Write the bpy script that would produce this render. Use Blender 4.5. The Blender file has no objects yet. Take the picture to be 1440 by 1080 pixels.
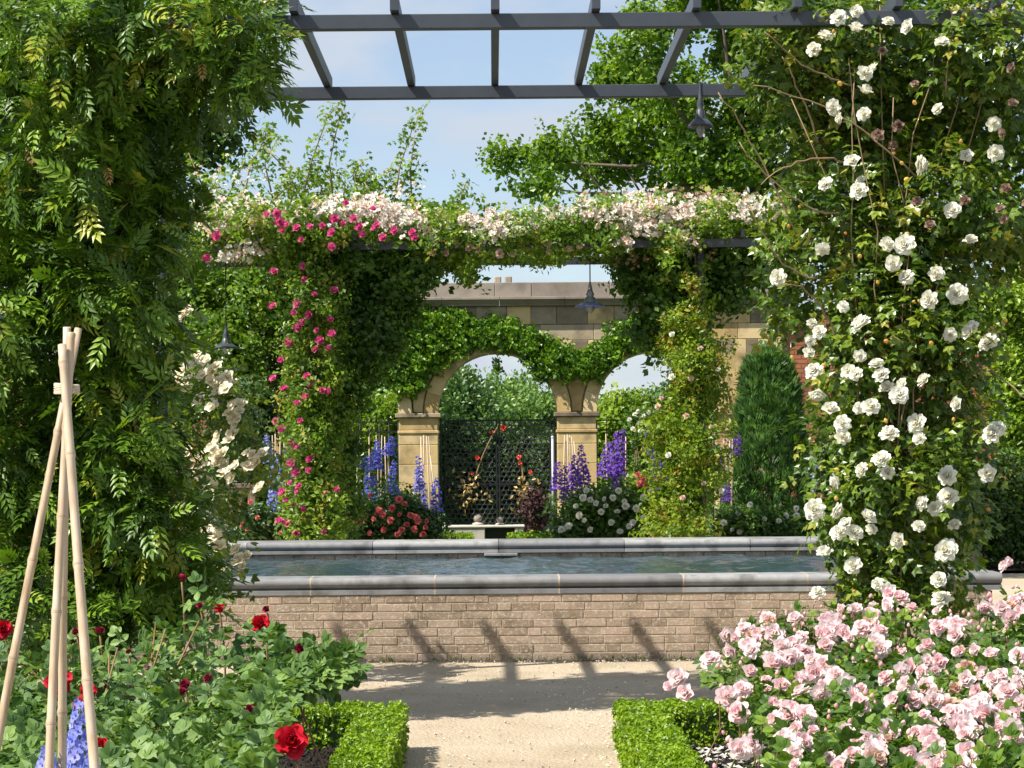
import bpy, math, random
import numpy as np
from mathutils import Vector, Matrix

rng = np.random.default_rng(7)
random.seed(7)
sc = bpy.context.scene
C = sc.collection
PI = math.pi

# ------------------------------------------------------------------ camera, sky, sun, exposure
F_PX, VX, VY, EYE, ROLL = 2895.0, 694.0, 640.0, 1.6, 0.008
cam = bpy.data.cameras.new('camera')
cam.sensor_width = 36.0
cam.lens = F_PX / 1440 * 36
cam.shift_x = (720 - VX) / 1440
cam.shift_y = (VY - 540) / 1440
cam.clip_end = 3000
camo = bpy.data.objects.new('camera', cam)
C.objects.link(camo)
camo.location = (0, 0, EYE)
camo.rotation_euler = (Matrix.Rotation(ROLL, 3, 'Y') @ Matrix.Rotation(PI / 2, 3, 'X')).to_euler()
sc.camera = camo

SUN = Vector((0.71, 0.407, -1.0)).normalized()
w = bpy.data.worlds.new('World')
sc.world = w
w.use_nodes = True
nt = w.node_tree
bg = nt.nodes['Background']
sky = nt.nodes.new('ShaderNodeTexSky')
sky.sky_type = 'NISHITA'
sky.sun_disc = False
sky.sun_elevation = math.asin(-SUN.z)
sky.sun_rotation = math.atan2(-SUN.x, -SUN.y)
sky.air_density = 1.0
sky.dust_density = 0.6
sky.ozone_density = 1.5
tc = nt.nodes.new('ShaderNodeTexCoord')
mp = nt.nodes.new('ShaderNodeMapping')
mp.inputs['Scale'].default_value = (1.0, 1.0, 2.6)
mp.inputs['Location'].default_value = (0.35, 0.2, 0.15)
nz = nt.nodes.new('ShaderNodeTexNoise')
nz.inputs['Scale'].default_value = 8.5
nz.inputs['Detail'].default_value = 7
nz.inputs['Roughness'].default_value = 0.5
cr = nt.nodes.new('ShaderNodeValToRGB')
cr.color_ramp.elements[0].position = 0.43
cr.color_ramp.elements[1].position = 0.60
cr.color_ramp.elements[0].color = (.30, .30, .30, 1)
cr.color_ramp.elements[1].color = (.97, .97, .97, 1)
mx = nt.nodes.new('ShaderNodeMix')
mx.data_type = 'RGBA'
mx.inputs['B'].default_value = (3.9, 4.35, 5.0, 1)
for a, b in ((tc.outputs['Generated'], mp.inputs['Vector']), (mp.outputs[0], nz.inputs['Vector']), (nz.outputs['Fac'], cr.inputs[0]),
             (cr.outputs[0], mx.inputs['Factor']), (sky.outputs[0], mx.inputs['A']), (mx.outputs['Result'], bg.inputs['Color'])):
    nt.links.new(a, b)
bg.inputs['Strength'].default_value = 0.095
sl = bpy.data.lights.new('sun', 'SUN')
sl.energy = 5.0
sl.angle = math.radians(0.53)
sl.color = (1.0, 0.95, 0.86)
so = bpy.data.objects.new('sun', sl)
C.objects.link(so)
so.rotation_euler = SUN.to_track_quat('-Z', 'Y').to_euler()
so.location = (-20, -10, 30)
vs = sc.view_settings
vs.view_transform = 'Standard'
vs.look = 'None'
vs.gamma = 1
vs.use_curve_mapping = False
vs.exposure = 0.78
sc.cycles.max_bounces = 6
sc.cycles.transparent_max_bounces = 6


# ------------------------------------------------------------------ helpers
def P(px, py, d):
    """photo pixel + distance in metres -> world point"""
    u, v = px - VX, py - VY
    c, s = math.cos(ROLL), math.sin(ROLL)
    return Vector(((u * c - v * s) * d / F_PX, d, EYE - (u * s + v * c) * d / F_PX))


def mpp(d):
    return d / F_PX


def tag(o, label=None, cat=None, group=None, kind=None):
    for k, v in (('label', label), ('category', cat), ('group', group), ('kind', kind)):
        if v:
            o[k] = v
    return o


def thing(name, label, cat, base, group=None):
    o = bpy.data.objects.new(name, None)
    o.empty_display_size = 0.1
    o.location = base
    C.objects.link(o)
    return tag(o, label, cat, group)


def put(name, me, parent=None, mat=None, M=None, kind=None):
    """link a mesh object given in world coordinates (or with matrix M) and hang it under its parent"""
    o = bpy.data.objects.new(name, me)
    C.objects.link(o)
    if mat is not None and not me.materials:
        me.materials.append(mat)
    if M is not None:
        o.matrix_basis = M
    if parent is not None:
        o.parent = parent
        off = Vector(parent.location)
        q = parent.parent
        while q is not None:
            q = q.parent
        if parent.type == 'EMPTY':
            o.matrix_parent_inverse = Matrix.Translation(-off)
        elif parent.type == 'MESH':
            o.matrix_parent_inverse = parent.matrix_basis.inverted()
    if kind:
        o['kind'] = kind
    return o


def mesh_np(name, V, F, tint=None, smooth=False, mat=None):
    V = np.ascontiguousarray(V, dtype=np.float32)
    F = np.ascontiguousarray(F, dtype=np.int32)
    me = bpy.data.meshes.new(name)
    n, k = F.shape
    me.vertices.add(len(V))
    me.vertices.foreach_set('co', V.ravel())
    me.loops.add(n * k)
    me.loops.foreach_set('vertex_index', F.ravel())
    me.polygons.add(n)
    me.polygons.foreach_set('loop_start', np.arange(0, n * k, k, dtype=np.int32))
    me.polygons.foreach_set('use_smooth', np.full(n, smooth, dtype=bool))
    if tint is not None:
        a = me.attributes.new('tint', 'FLOAT', 'POINT')
        a.data.foreach_set('value', np.ascontiguousarray(tint, dtype=np.float32))
    me.update(calc_edges=True)
    me.validate()
    if mat:
        me.materials.append(mat)
    return me


class MB:
    def __init__(self):
        self.v, self.f, self.sm = [], [], []

    def add(self, vs_, fs_, smooth=False):
        o = len(self.v)
        self.v += [tuple(p) for p in vs_]
        self.f += [tuple(i + o for i in f) for f in fs_]
        self.sm += [smooth] * len(fs_)
        return self

    def box(self, x0, x1, y0, y1, z0, z1, c=0.0):
        if c <= 0:
            v = [(x, y, z) for z in (z0, z1) for y in (y0, y1) for x in (x0, x1)]
            return self.add(v, [(0, 2, 3, 1), (4, 5, 7, 6), (0, 1, 5, 4), (1, 3, 7, 5), (3, 2, 6, 7), (2, 0, 4, 6)])
        idx, v = {}, []
        for sx in (0, 1):
            for sy in (0, 1):
                for sz in (0, 1):
                    X, Y, Z = (x0, x1)[sx], (y0, y1)[sy], (z0, z1)[sz]
                    ix, iy, iz = X + (c, -c)[sx], Y + (c, -c)[sy], Z + (c, -c)[sz]
                    for k, p in (('x', (X, iy, iz)), ('y', (ix, Y, iz)), ('z', (ix, iy, Z))):
                        idx[(sx, sy, sz, k)] = len(v)
                        v.append(p)
        I = lambda a, b, c_, k: idx[(a, b, c_, k)]
        f = []
        for s in (0, 1):
            f.append([I(s, 0, 0, 'x'), I(s, 1, 0, 'x'), I(s, 1, 1, 'x'), I(s, 0, 1, 'x')][::1 if s else -1])
            f.append([I(0, s, 0, 'y'), I(1, s, 0, 'y'), I(1, s, 1, 'y'), I(0, s, 1, 'y')][::-1 if s else 1])
            f.append([I(0, 0, s, 'z'), I(1, 0, s, 'z'), I(1, 1, s, 'z'), I(0, 1, s, 'z')][::1 if s else -1])
            for t in (0, 1):
                f.append([I(s, t, 0, 'x'), I(s, t, 1, 'x'), I(s, t, 1, 'y'), I(s, t, 0, 'y')])
                f.append([I(s, 0, t, 'x'), I(s, 1, t, 'x'), I(s, 1, t, 'z'), I(s, 0, t, 'z')])
                f.append([I(0, s, t, 'y'), I(1, s, t, 'y'), I(1, s, t, 'z'), I(0, s, t, 'z')])
                for r in (0, 1):
                    f.append([I(s, t, r, 'x'), I(s, t, r, 'y'), I(s, t, r, 'z')])
        return self.add(v, f)

    def tube(self, pts, rad, n=6, cap=True, smooth=True):
        pts = [Vector(p) for p in pts]
        if not isinstance(rad, (list, tuple)):
            rad = [rad] * len(pts)
        v, f = [], []
        for i, p in enumerate(pts):
            t = (pts[min(i + 1, len(pts) - 1)] - pts[max(i - 1, 0)]).normalized()
            a = t.cross(Vector((0.3, 0.9, 0.1)) if abs(t.y) < 0.8 else Vector((1, 0, 0.1))).normalized()
            b = t.cross(a)
            for k in range(n):
                th = 2 * PI * k / n
                v.append(p + (a * math.cos(th) + b * math.sin(th)) * rad[i])
        for i in range(len(pts) - 1):
            for k in range(n):
                f.append((i * n + k, i * n + (k + 1) % n, (i + 1) * n + (k + 1) % n, (i + 1) * n + k))
        self.add(v, f, smooth)
        if cap:
            o = len(self.v) - len(v)
            self.f += [tuple(o + k for k in range(n))[::-1], tuple(o + (len(pts) - 1) * n + k for k in range(n))]
            self.sm += [False, False]
        return self

    def lathe(self, c, prof, n=16):
        v, f = [], []
        for r, z in prof:
            for k in range(n):
                th = 2 * PI * k / n
                v.append((c[0] + r * math.cos(th), c[1] + r * math.sin(th), c[2] + z))
        for i in range(len(prof) - 1):
            for k in range(n):
                f.append((i * n + k, i * n + (k + 1) % n, (i + 1) * n + (k + 1) % n, (i + 1) * n + k))
        return self.add(v, f, True)

    def extrude_x(self, prof, x0, x1, smooth=False):
        """prof: (y,z) loop, closed"""
        n = len(prof)
        v = [(x0, y, z) for y, z in prof] + [(x1, y, z) for y, z in prof]
        f = [(i, (i + 1) % n, n + (i + 1) % n, n + i) for i in range(n)]
        self.add(v, f, smooth)
        o = len(self.v) - 2 * n
        self.f += [tuple(o + i for i in range(n))[::-1], tuple(o + n + i for i in range(n))]
        self.sm += [False, False]
        return self

    def mesh(self, name, mat=None):
        me = bpy.data.meshes.new(name)
        me.from_pydata(self.v, [], self.f)
        me.polygons.foreach_set('use_smooth', np.array(self.sm, dtype=bool))
        me.update()
        if mat:
            me.materials.append(mat)
        return me

    def put(self, name, mat, parent=None, kind=None):
        return put(name, self.mesh(name, mat), parent, None, None, kind)


def structure(o, kind='structure'):
    o['kind'] = kind
    return o


# ------------------------------------------------------------------ materials
def newmat(name):
    m = bpy.data.materials.new(name)
    m.use_nodes = True
    return m, m.node_tree, m.node_tree.nodes['Principled BSDF']


def N(nt, t, **kw):
    n = nt.nodes.new(t)
    for k, v in kw.items():
        if k in n.inputs:
            n.inputs[k].default_value = v
        else:
            setattr(n, k, v)
    return n


def ramp(nt, fac, stops):
    r = nt.nodes.new('ShaderNodeValToRGB')
    e = r.color_ramp.elements
    while len(e) < len(stops):
        e.new(0.5)
    for i, (p, c) in enumerate(stops):
        e[i].position = p
        e[i].color = tuple(c) + (1,)
    nt.links.new(fac, r.inputs[0])
    return r.outputs[0]


def vary(nt):
    """a random value per leaf (stored tint) shifted per object"""
    at = N(nt, 'ShaderNodeAttribute', attribute_name='tint')
    oi = nt.nodes.new('ShaderNodeObjectInfo')
    ad = N(nt, 'ShaderNodeMath', operation='ADD')
    fr = N(nt, 'ShaderNodeMath', operation='FRACT')
    nt.links.new(at.outputs['Fac'], ad.inputs[0])
    nt.links.new(oi.outputs['Random'], ad.inputs[1])
    nt.links.new(ad.outputs[0], fr.inputs[0])
    return fr.outputs[0]


def leaf_mat(name, stops, rough=0.42, trans=0.35, tcol=1.5, spec=0.5, patch=0.25):
    m, nt, b = newmat(name)
    v = vary(nt)
    if patch:
        g = nt.nodes.new('ShaderNodeNewGeometry')
        nz = N(nt, 'ShaderNodeTexNoise', Scale=2.2, Detail=2.0)
        nt.links.new(g.outputs['Position'], nz.inputs['Vector'])
        ma = N(nt, 'ShaderNodeMath', operation='MULTIPLY_ADD')
        ma.inputs[1].default_value = patch * 4
        ma.inputs[2].default_value = -patch * 2
        nt.links.new(nz.outputs['Fac'], ma.inputs[0])
        ad = N(nt, 'ShaderNodeMath', operation='ADD', use_clamp=True)
        nt.links.new(v, ad.inputs[0])
        nt.links.new(ma.outputs[0], ad.inputs[1])
        v = ad.outputs[0]
    col = ramp(nt, v, stops)
    nt.links.new(col, b.inputs['Base Color'])
    b.inputs['Roughness'].default_value = rough
    b.inputs['Specular IOR Level'].default_value = spec
    t = nt.nodes.new('ShaderNodeBsdfTranslucent')
    mu = N(nt, 'ShaderNodeMix', data_type='RGBA', blend_type='MULTIPLY')
    mu.inputs['Factor'].default_value = 1
    mu.inputs['B'].default_value = (tcol, tcol * 1.05, tcol * 0.5, 1)
    nt.links.new(col, mu.inputs['A'])
    nt.links.new(mu.outputs['Result'], t.inputs['Color'])
    mix = N(nt, 'ShaderNodeMixShader')
    mix.inputs[0].default_value = trans
    nt.links.new(b.outputs[0], mix.inputs[1])
    nt.links.new(t.outputs[0], mix.inputs[2])
    nt.links.new(mix.outputs[0], nt.nodes['Material Output'].inputs['Surface'])
    return m


def petal_mat(name, stops, trans=0.45):
    m, nt, b = newmat(name)
    col = ramp(nt, vary(nt), stops)
    nt.links.new(col, b.inputs['Base Color'])
    b.inputs['Roughness'].default_value = 0.6
    b.inputs['Specular IOR Level'].default_value = 0.25
    t = nt.nodes.new('ShaderNodeBsdfTranslucent')
    nt.links.new(col, t.inputs['Color'])
    mix = N(nt, 'ShaderNodeMixShader')
    mix.inputs[0].default_value = trans
    nt.links.new(b.outputs[0], mix.inputs[1])
    nt.links.new(t.outputs[0], mix.inputs[2])
    nt.links.new(mix.outputs[0], nt.nodes['Material Output'].inputs['Surface'])
    return m


def stone_mat(name, stops, stain=(0.05, 0.045, 0.04), stain_amt=0.5, scale=3.0, bump=0.3, rough=0.85, white=0.0, obj_random=True):
    m, nt, b = newmat(name)
    g = nt.nodes.new('ShaderNodeNewGeometry')
    oi = nt.nodes.new('ShaderNodeObjectInfo')
    n1 = N(nt, 'ShaderNodeTexNoise', Scale=scale * 3, Detail=6.0, Roughness=0.65)
    n2 = N(nt, 'ShaderNodeTexNoise', Scale=scale, Detail=5.0, Roughness=0.6)
    n3 = N(nt, 'ShaderNodeTexNoise', Scale=scale * 22, Detail=4.0, Roughness=0.7)
    for n in (n1, n2, n3):
        nt.links.new(g.outputs['Position'], n.inputs['Vector'])
    ma = N(nt, 'ShaderNodeMath', operation='MULTIPLY_ADD')
    ma.inputs[1].default_value = 0.8
    nt.links.new(n1.outputs['Fac'], ma.inputs[0])
    mr = N(nt, 'ShaderNodeMath', operation='MULTIPLY_ADD')
    mr.inputs[1].default_value = 0.7 if obj_random else 0.0
    mr.inputs[2].default_value = -0.28
    nt.links.new(oi.outputs['Random'], mr.inputs[0])
    nt.links.new(mr.outputs[0], ma.inputs[2])
    col = ramp(nt, ma.outputs[0], stops)
    st = ramp(nt, n2.outputs['Fac'], [(0.50, (0, 0, 0)), (0.68, (stain_amt,) * 3)])
    mx = N(nt, 'ShaderNodeMix', data_type='RGBA')
    mx.inputs['B'].default_value = tuple(stain) + (1,)
    nt.links.new(st, mx.inputs['Factor'])
    nt.links.new(col, mx.inputs['A'])
    out = mx.outputs['Result']
    if white:
        n4 = N(nt, 'ShaderNodeTexNoise', Scale=scale * 7, Detail=6.0, Roughness=0.75)
        nt.links.new(g.outputs['Position'], n4.inputs['Vector'])
        wf = ramp(nt, n4.outputs['Fac'], [(0.52, (0, 0, 0)), (0.62, (white,) * 3)])
        m2 = N(nt, 'ShaderNodeMix', data_type='RGBA')
        m2.inputs['B'].default_value = (0.62, 0.57, 0.5, 1)
        nt.links.new(wf, m2.inputs['Factor'])
        nt.links.new(out, m2.inputs['A'])
        out = m2.outputs['Result']
    nt.links.new(out, b.inputs['Base Color'])
    b.inputs['Roughness'].default_value = rough
    b.inputs['Specular IOR Level'].default_value = 0.3
    bp = N(nt, 'ShaderNodeBump', Strength=bump, Distance=0.01)
    nt.links.new(n3.outputs['Fac'], bp.inputs['Height'])
    nt.links.new(bp.outputs[0], b.inputs['Normal'])
    return m


def plain_mat(name, col, rough=0.6, metal=0.0, var=0.25, scale=12.0, spec=0.4):
    m, nt, b = newmat(name)
    g = nt.nodes.new('ShaderNodeNewGeometry')
    oi = nt.nodes.new('ShaderNodeObjectInfo')
    n1 = N(nt, 'ShaderNodeTexNoise', Scale=scale, Detail=5.0, Roughness=0.65)
    nt.links.new(g.outputs['Position'], n1.inputs['Vector'])
    ma = N(nt, 'ShaderNodeMath', operation='MULTIPLY_ADD')
    ma.inputs[1].default_value = 0.35
    nt.links.new(oi.outputs['Random'], ma.inputs[0])
    nt.links.new(n1.outputs['Fac'], ma.inputs[2])
    c = np.array(col)
    out = ramp(nt, ma.outputs[0], [(0.35, c * (1 - var)), (0.95, np.minimum(c * (1 + var), 1))])
    nt.links.new(out, b.inputs['Base Color'])
    b.inputs['Roughness'].default_value = rough
    b.inputs['Metallic'].default_value = metal
    b.inputs['Specular IOR Level'].default_value = spec
    return m


M = {}
M['wisteria'] = leaf_mat('wisteria_leaf', [(0, (.036, .085, .005)), (.5, (.082, .165, .009)), (.95, (.19, .31, .018)), (1, (.30, .32, .03))], rough=.42, trans=.2, spec=.42)
M['wisteria_brown'] = leaf_mat('withered_leaf', [(0, (.38, .20, .07)), (1, (.5, .33, .12))], patch=0)
M['rose_leaf'] = leaf_mat('climbing_rose_leaf', [(0, (.04, .09, .008)), (.5, (.095, .165, .013)), (.9, (.19, .26, .02)), (1, (.32, .30, .04))], rough=.34, trans=.28, spec=.55)
M['red_leaf'] = leaf_mat('bush_rose_leaf', [(0, (.055, .115, .028)), (.6, (.105, .19, .045)), (1, (.18, .28, .06))], rough=.5, trans=.25, spec=.35, patch=.1)
M['pink_leaf'] = leaf_mat('shrub_rose_leaf', [(0, (.04, .09, .015)), (.6, (.08, .16, .02)), (1, (.17, .26, .026))], rough=.48, trans=.3, spec=.35)
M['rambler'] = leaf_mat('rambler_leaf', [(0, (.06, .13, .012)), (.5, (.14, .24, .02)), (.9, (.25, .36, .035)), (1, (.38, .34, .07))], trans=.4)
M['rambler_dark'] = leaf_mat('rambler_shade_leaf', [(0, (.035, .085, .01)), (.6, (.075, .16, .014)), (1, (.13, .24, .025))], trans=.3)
M['golden'] = leaf_mat('golden_climber_leaf', [(0, (.08, .15, .010)), (.5, (.18, .27, .016)), (.85, (.30, .37, .026)), (1, (.40, .27, .06))], trans=.4)
M['creeper'] = leaf_mat('creeper_leaf', [(0, (.05, .13, .008)), (.5, (.11, .23, .012)), (1, (.22, .36, .025))], trans=.3)
M['box'] = leaf_mat('box_leaf', [(0, (.10, .18, .008)), (.5, (.19, .31, .012)), (1, (.32, .44, .024))], rough=.4, trans=.35, patch=.15)
M['yew'] = leaf_mat('yew_needle', [(0, (.03, .08, .016)), (.6, (.055, .14, .024)), (1, (.12, .25, .036))], rough=.5, trans=.15)
M['sycamore'] = leaf_mat('sycamore_leaf', [(0, (.045, .10, .007)), (.5, (.105, .20, .011)), (1, (.22, .33, .02))], trans=.40)
M['wood_a'] = leaf_mat('woodland_leaf', [(0, (.08, .16, .035)), (.5, (.15, .26, .05)), (1, (.24, .36, .07))], trans=.25, patch=.1)
M['wood_b'] = leaf_mat('woodland_dark_leaf', [(0, (.05, .11, .03)), (.6, (.09, .17, .04)), (1, (.15, .25, .05))], trans=.2, patch=.1)
M['shrub'] = leaf_mat('shrub_leaf', [(0, (.09, .17, .012)), (.5, (.18, .29, .018)), (1, (.30, .40, .03))], trans=.4)
M['dark_shrub'] = leaf_mat('dark_shrub_leaf', [(0, (.022, .06, .01)), (.6, (.05, .11, .014)), (1, (.09, .17, .02))], trans=.2)
M['white'] = petal_mat('white_petal', [(0, (.88, .86, .72)), (1, (.92, .91, .84))])
M['cream'] = petal_mat('cream_petal', [(0, (.88, .80, .60)), (1, (.91, .87, .74))])
M['yellow'] = petal_mat('yellow_bud', [(0, (.75, .50, .10)), (.6, (.80, .62, .20)), (1, (.7, .35, .12))])
M['pink'] = petal_mat('soft_pink_petal', [(0, (.94, .66, .68)), (.5, (.96, .77, .77)), (1, (.96, .87, .85))], .5)
M['pinkbud'] = petal_mat('pink_bud', [(0, (.84, .46, .48)), (1, (.88, .66, .64))])
M['magenta'] = petal_mat('magenta_petal', [(0, (.74, .08, .30)), (1, (.84, .22, .45))])
M['blush'] = petal_mat('blush_petal', [(0, (.82, .52, .46)), (1, (.86, .70, .62))])
M['coral'] = petal_mat('coral_petal', [(0, (.75, .16, .17)), (1, (.82, .30, .27))])
M['red'] = petal_mat('red_petal', [(0, (.50, .006, .018)), (1, (.62, .014, .04))], trans=.15)
M['wine'] = petal_mat('faded_red_petal', [(0, (.16, .012, .03)), (1, (.34, .018, .06))], trans=.1)
M['rambler_white'] = petal_mat('rambler_petal', [(0, (.80, .58, .48)), (.25, (.88, .74, .66)), (.5, (.89, .83, .74)), (1, (.91, .89, .83))])
M['brownish'] = petal_mat('spent_blossom', [(0, (.42, .27, .14)), (1, (.62, .45, .30))])
M['mauve'] = petal_mat('spent_rose', [(0, (.34, .22, .17)), (1, (.48, .35, .27))])
M['lightblue'] = petal_mat('light_blue_petal', [(0, (.26, .30, .75)), (.6, (.36, .40, .82)), (1, (.50, .48, .85))])
M['blue'] = petal_mat('blue_petal', [(0, (.12, .14, .66)), (1, (.26, .28, .78))])
M['purple'] = petal_mat('purple_petal', [(0, (.18, .06, .50)), (1, (.33, .15, .66))])
M['stem'] = plain_mat('green_stem', (.14, .17, .05), .6)
M['redstem'] = plain_mat('reddish_stem', (.20, .11, .05), .6)
M['cane'] = plain_mat('woody_cane', (.26, .18, .10), .8)
M['bark'] = plain_mat('bark', (.12, .09, .065), .9)
M['soil'] = stone_mat('soil', [(0.2, (.02, .013, .009)), (.8, (.085, .058, .038))], stain_amt=.2, scale=8, bump=1.0, obj_random=False)
M['bluestone'] = stone_mat('bluestone', [(.2, (.17, .17, .172)), (.5, (.23, .23, .23)), (.85, (.33, .325, .315))], stain=(.085, .083, .075), stain_amt=.75, scale=4, bump=.2, rough=.65)
M['mortar'] = stone_mat('lime_mortar', [(.2, (.42, .345, .25)), (.8, (.58, .49, .38))], stain_amt=.25, scale=6, bump=.6, obj_random=False)
M['brick'] = stone_mat('weathered_brick', [(0.0, (.22, .155, .10)), (.3, (.34, .25, .17)), (.55, (.42, .32, .225)), (.8, (.46, .325, .235)), (1, (.50, .42, .32))], stain=(.17, .12, .075), stain_amt=.55, scale=5, bump=.9, white=.75)
M['sandstone'] = stone_mat('sandstone', [(0, (.38, .25, .10)), (.35, (.53, .37, .16)), (.7, (.62, .46, .23)), (1, (.68, .53, .31))], stain=(.15, .105, .06), stain_amt=.75, scale=1.7, bump=.3)
M['darkstone'] = stone_mat('weathered_sandstone', [(0, (.16, .125, .08)), (.4, (.27, .21, .14)), (.75, (.40, .32, .21)), (1, (.52, .42, .27))], stain=(.045, .038, .03), stain_amt=.75, scale=1.6, bump=.4)
M['parapet'] = stone_mat('parapet_stone', [(0, (.22, .18, .15)), (.4, (.29, .245, .20)), (.75, (.33, .28, .23)), (1, (.44, .32, .18))], stain=(.12, .10, .085), stain_amt=.5, scale=2, bump=.3)
M['palestone'] = stone_mat('pale_stone', [(0, (.45, .40, .34)), (1, (.62, .58, .52))], stain_amt=.3, scale=4, bump=.2)
M['ironwork'] = plain_mat('painted_iron', (.045, .052, .065), .38, 0.0, .15, spec=.6)
M['blackiron'] = plain_mat('black_iron', (.016, .017, .019), .45, 0.0, .2)
M['gateiron'] = plain_mat('gate_iron', (.05, .05, .055), .38, 0.5, .3)
M['gold'] = plain_mat('gilded_leaf', (.34, .235, .09), .5, .3, .4)
M['steel'] = plain_mat('galvanised_steel', (.42, .43, .46), .5, .3, .1)
M['lampblue'] = plain_mat('lamp_enamel', (.20, .23, .46), .35, 0, .15)
M['lampgrey'] = plain_mat('lamp_zinc', (.30, .31, .33), .45, .4, .2)
M['timber'] = plain_mat('weathered_timber', (.20, .14, .09), .8)
M['raffia'] = plain_mat('raffia', (.62, .52, .38), .9)


def bamboo_mat():
    m, nt, b = newmat('bamboo')
    g = nt.nodes.new('ShaderNodeNewGeometry')
    mp = N(nt, 'ShaderNodeMapping')
    mp.inputs['Scale'].default_value = (60, 60, 5)
    n = N(nt, 'ShaderNodeTexNoise', Scale=1.0, Detail=5.0)
    nt.links.new(g.outputs['Position'], mp.inputs[0])
    nt.links.new(mp.outputs[0], n.inputs['Vector'])
    oi = nt.nodes.new('ShaderNodeObjectInfo')
    ma = N(nt, 'ShaderNodeMath', operation='MULTIPLY_ADD')
    ma.inputs[1].default_value = .3
    nt.links.new(oi.outputs['Random'], ma.inputs[0])
    nt.links.new(n.outputs['Fac'], ma.inputs[2])
    c = ramp(nt, ma.outputs[0], [(.3, (.20, .125, .065)), (.5, (.36, .25, .145)), (.72, (.50, .375, .25)), (.95, (.56, .46, .35))])
    nt.links.new(c, b.inputs['Base Color'])
    b.inputs['Roughness'].default_value = .45
    return m


def path_mat():
    m, nt, b = newmat('sandy_gravel')
    g = nt.nodes.new('ShaderNodeNewGeometry')
    n1 = N(nt, 'ShaderNodeTexNoise', Scale=1.1, Detail=6.0, Roughness=.6)
    n2 = N(nt, 'ShaderNodeTexNoise', Scale=90.0, Detail=4.0, Roughness=.8)
    n3 = N(nt, 'ShaderNodeTexVoronoi', Scale=45.0)
    for n in (n1, n2, n3):
        nt.links.new(g.outputs['Position'], n.inputs['Vector'])
    a = ramp(nt, n1.outputs['Fac'], [(.32, (.38, .31, .215)), (.5, (.47, .385, .275)), (.7, (.52, .44, .33))])
    s = ramp(nt, n2.outputs['Fac'], [(.30, (.55, .53, .50)), (.5, (.95, .95, .95)), (.68, (1.2, 1.18, 1.15))])
    mu = N(nt, 'ShaderNodeMix', data_type='RGBA', blend_type='MULTIPLY')
    mu.inputs['Factor'].default_value = .8
    nt.links.new(a, mu.inputs['A'])
    nt.links.new(s, mu.inputs['B'])
    nt.links.new(mu.outputs['Result'], b.inputs['Base Color'])
    b.inputs['Roughness'].default_value = .95
    b.inputs['Specular IOR Level'].default_value = .15
    bp = N(nt, 'ShaderNodeBump', Strength=.7, Distance=.012)
    ad = N(nt, 'ShaderNodeMath', operation='ADD')
    nt.links.new(n2.outputs['Fac'], ad.inputs[0])
    nt.links.new(n3.outputs['Distance'], ad.inputs[1])
    nt.links.new(ad.outputs[0], bp.inputs['Height'])
    nt.links.new(bp.outputs[0], b.inputs['Normal'])
    return m


def water_mat():
    m, nt, b = newmat('pool_water')
    g = nt.nodes.new('ShaderNodeNewGeometry')
    b.inputs['Base Color'].default_value = (.03, .052, .062, 1)
    b.inputs['Roughness'].default_value = .04
    b.inputs['IOR'].default_value = 1.33
    n1 = N(nt, 'ShaderNodeTexNoise', Scale=3.5, Detail=4.0, Roughness=.6)
    n2 = N(nt, 'ShaderNodeTexNoise', Scale=16.0, Detail=3.0, Roughness=.6)
    for n in (n1, n2):
        nt.links.new(g.outputs['Position'], n.inputs['Vector'])
    ma = N(nt, 'ShaderNodeMath', operation='MULTIPLY_ADD')
    ma.inputs[1].default_value = .35
    nt.links.new(n2.outputs['Fac'], ma.inputs[0])
    nt.links.new(n1.outputs['Fac'], ma.inputs[2])
    bp = N(nt, 'ShaderNodeBump', Strength=.5, Distance=.02)
    nt.links.new(ma.outputs[0], bp.inputs['Height'])
    nt.links.new(bp.outputs[0], b.inputs['Normal'])
    return m


def grass_mat():
    m, nt, b = newmat('lawn')
    g = nt.nodes.new('ShaderNodeNewGeometry')
    n1 = N(nt, 'ShaderNodeTexNoise', Scale=.6, Detail=8.0, Roughness=.7)
    nt.links.new(g.outputs['Position'], n1.inputs['Vector'])
    nt.links.new(ramp(nt, n1.outputs['Fac'], [(.3, (.04, .08, .015)), (.7, (.10, .17, .025))]), b.inputs['Base Color'])
    b.inputs['Roughness'].default_value = .9
    return m


M['bamboo'] = bamboo_mat()
M['path'] = path_mat()
M['water'] = water_mat()
M['grass'] = grass_mat()


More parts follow.
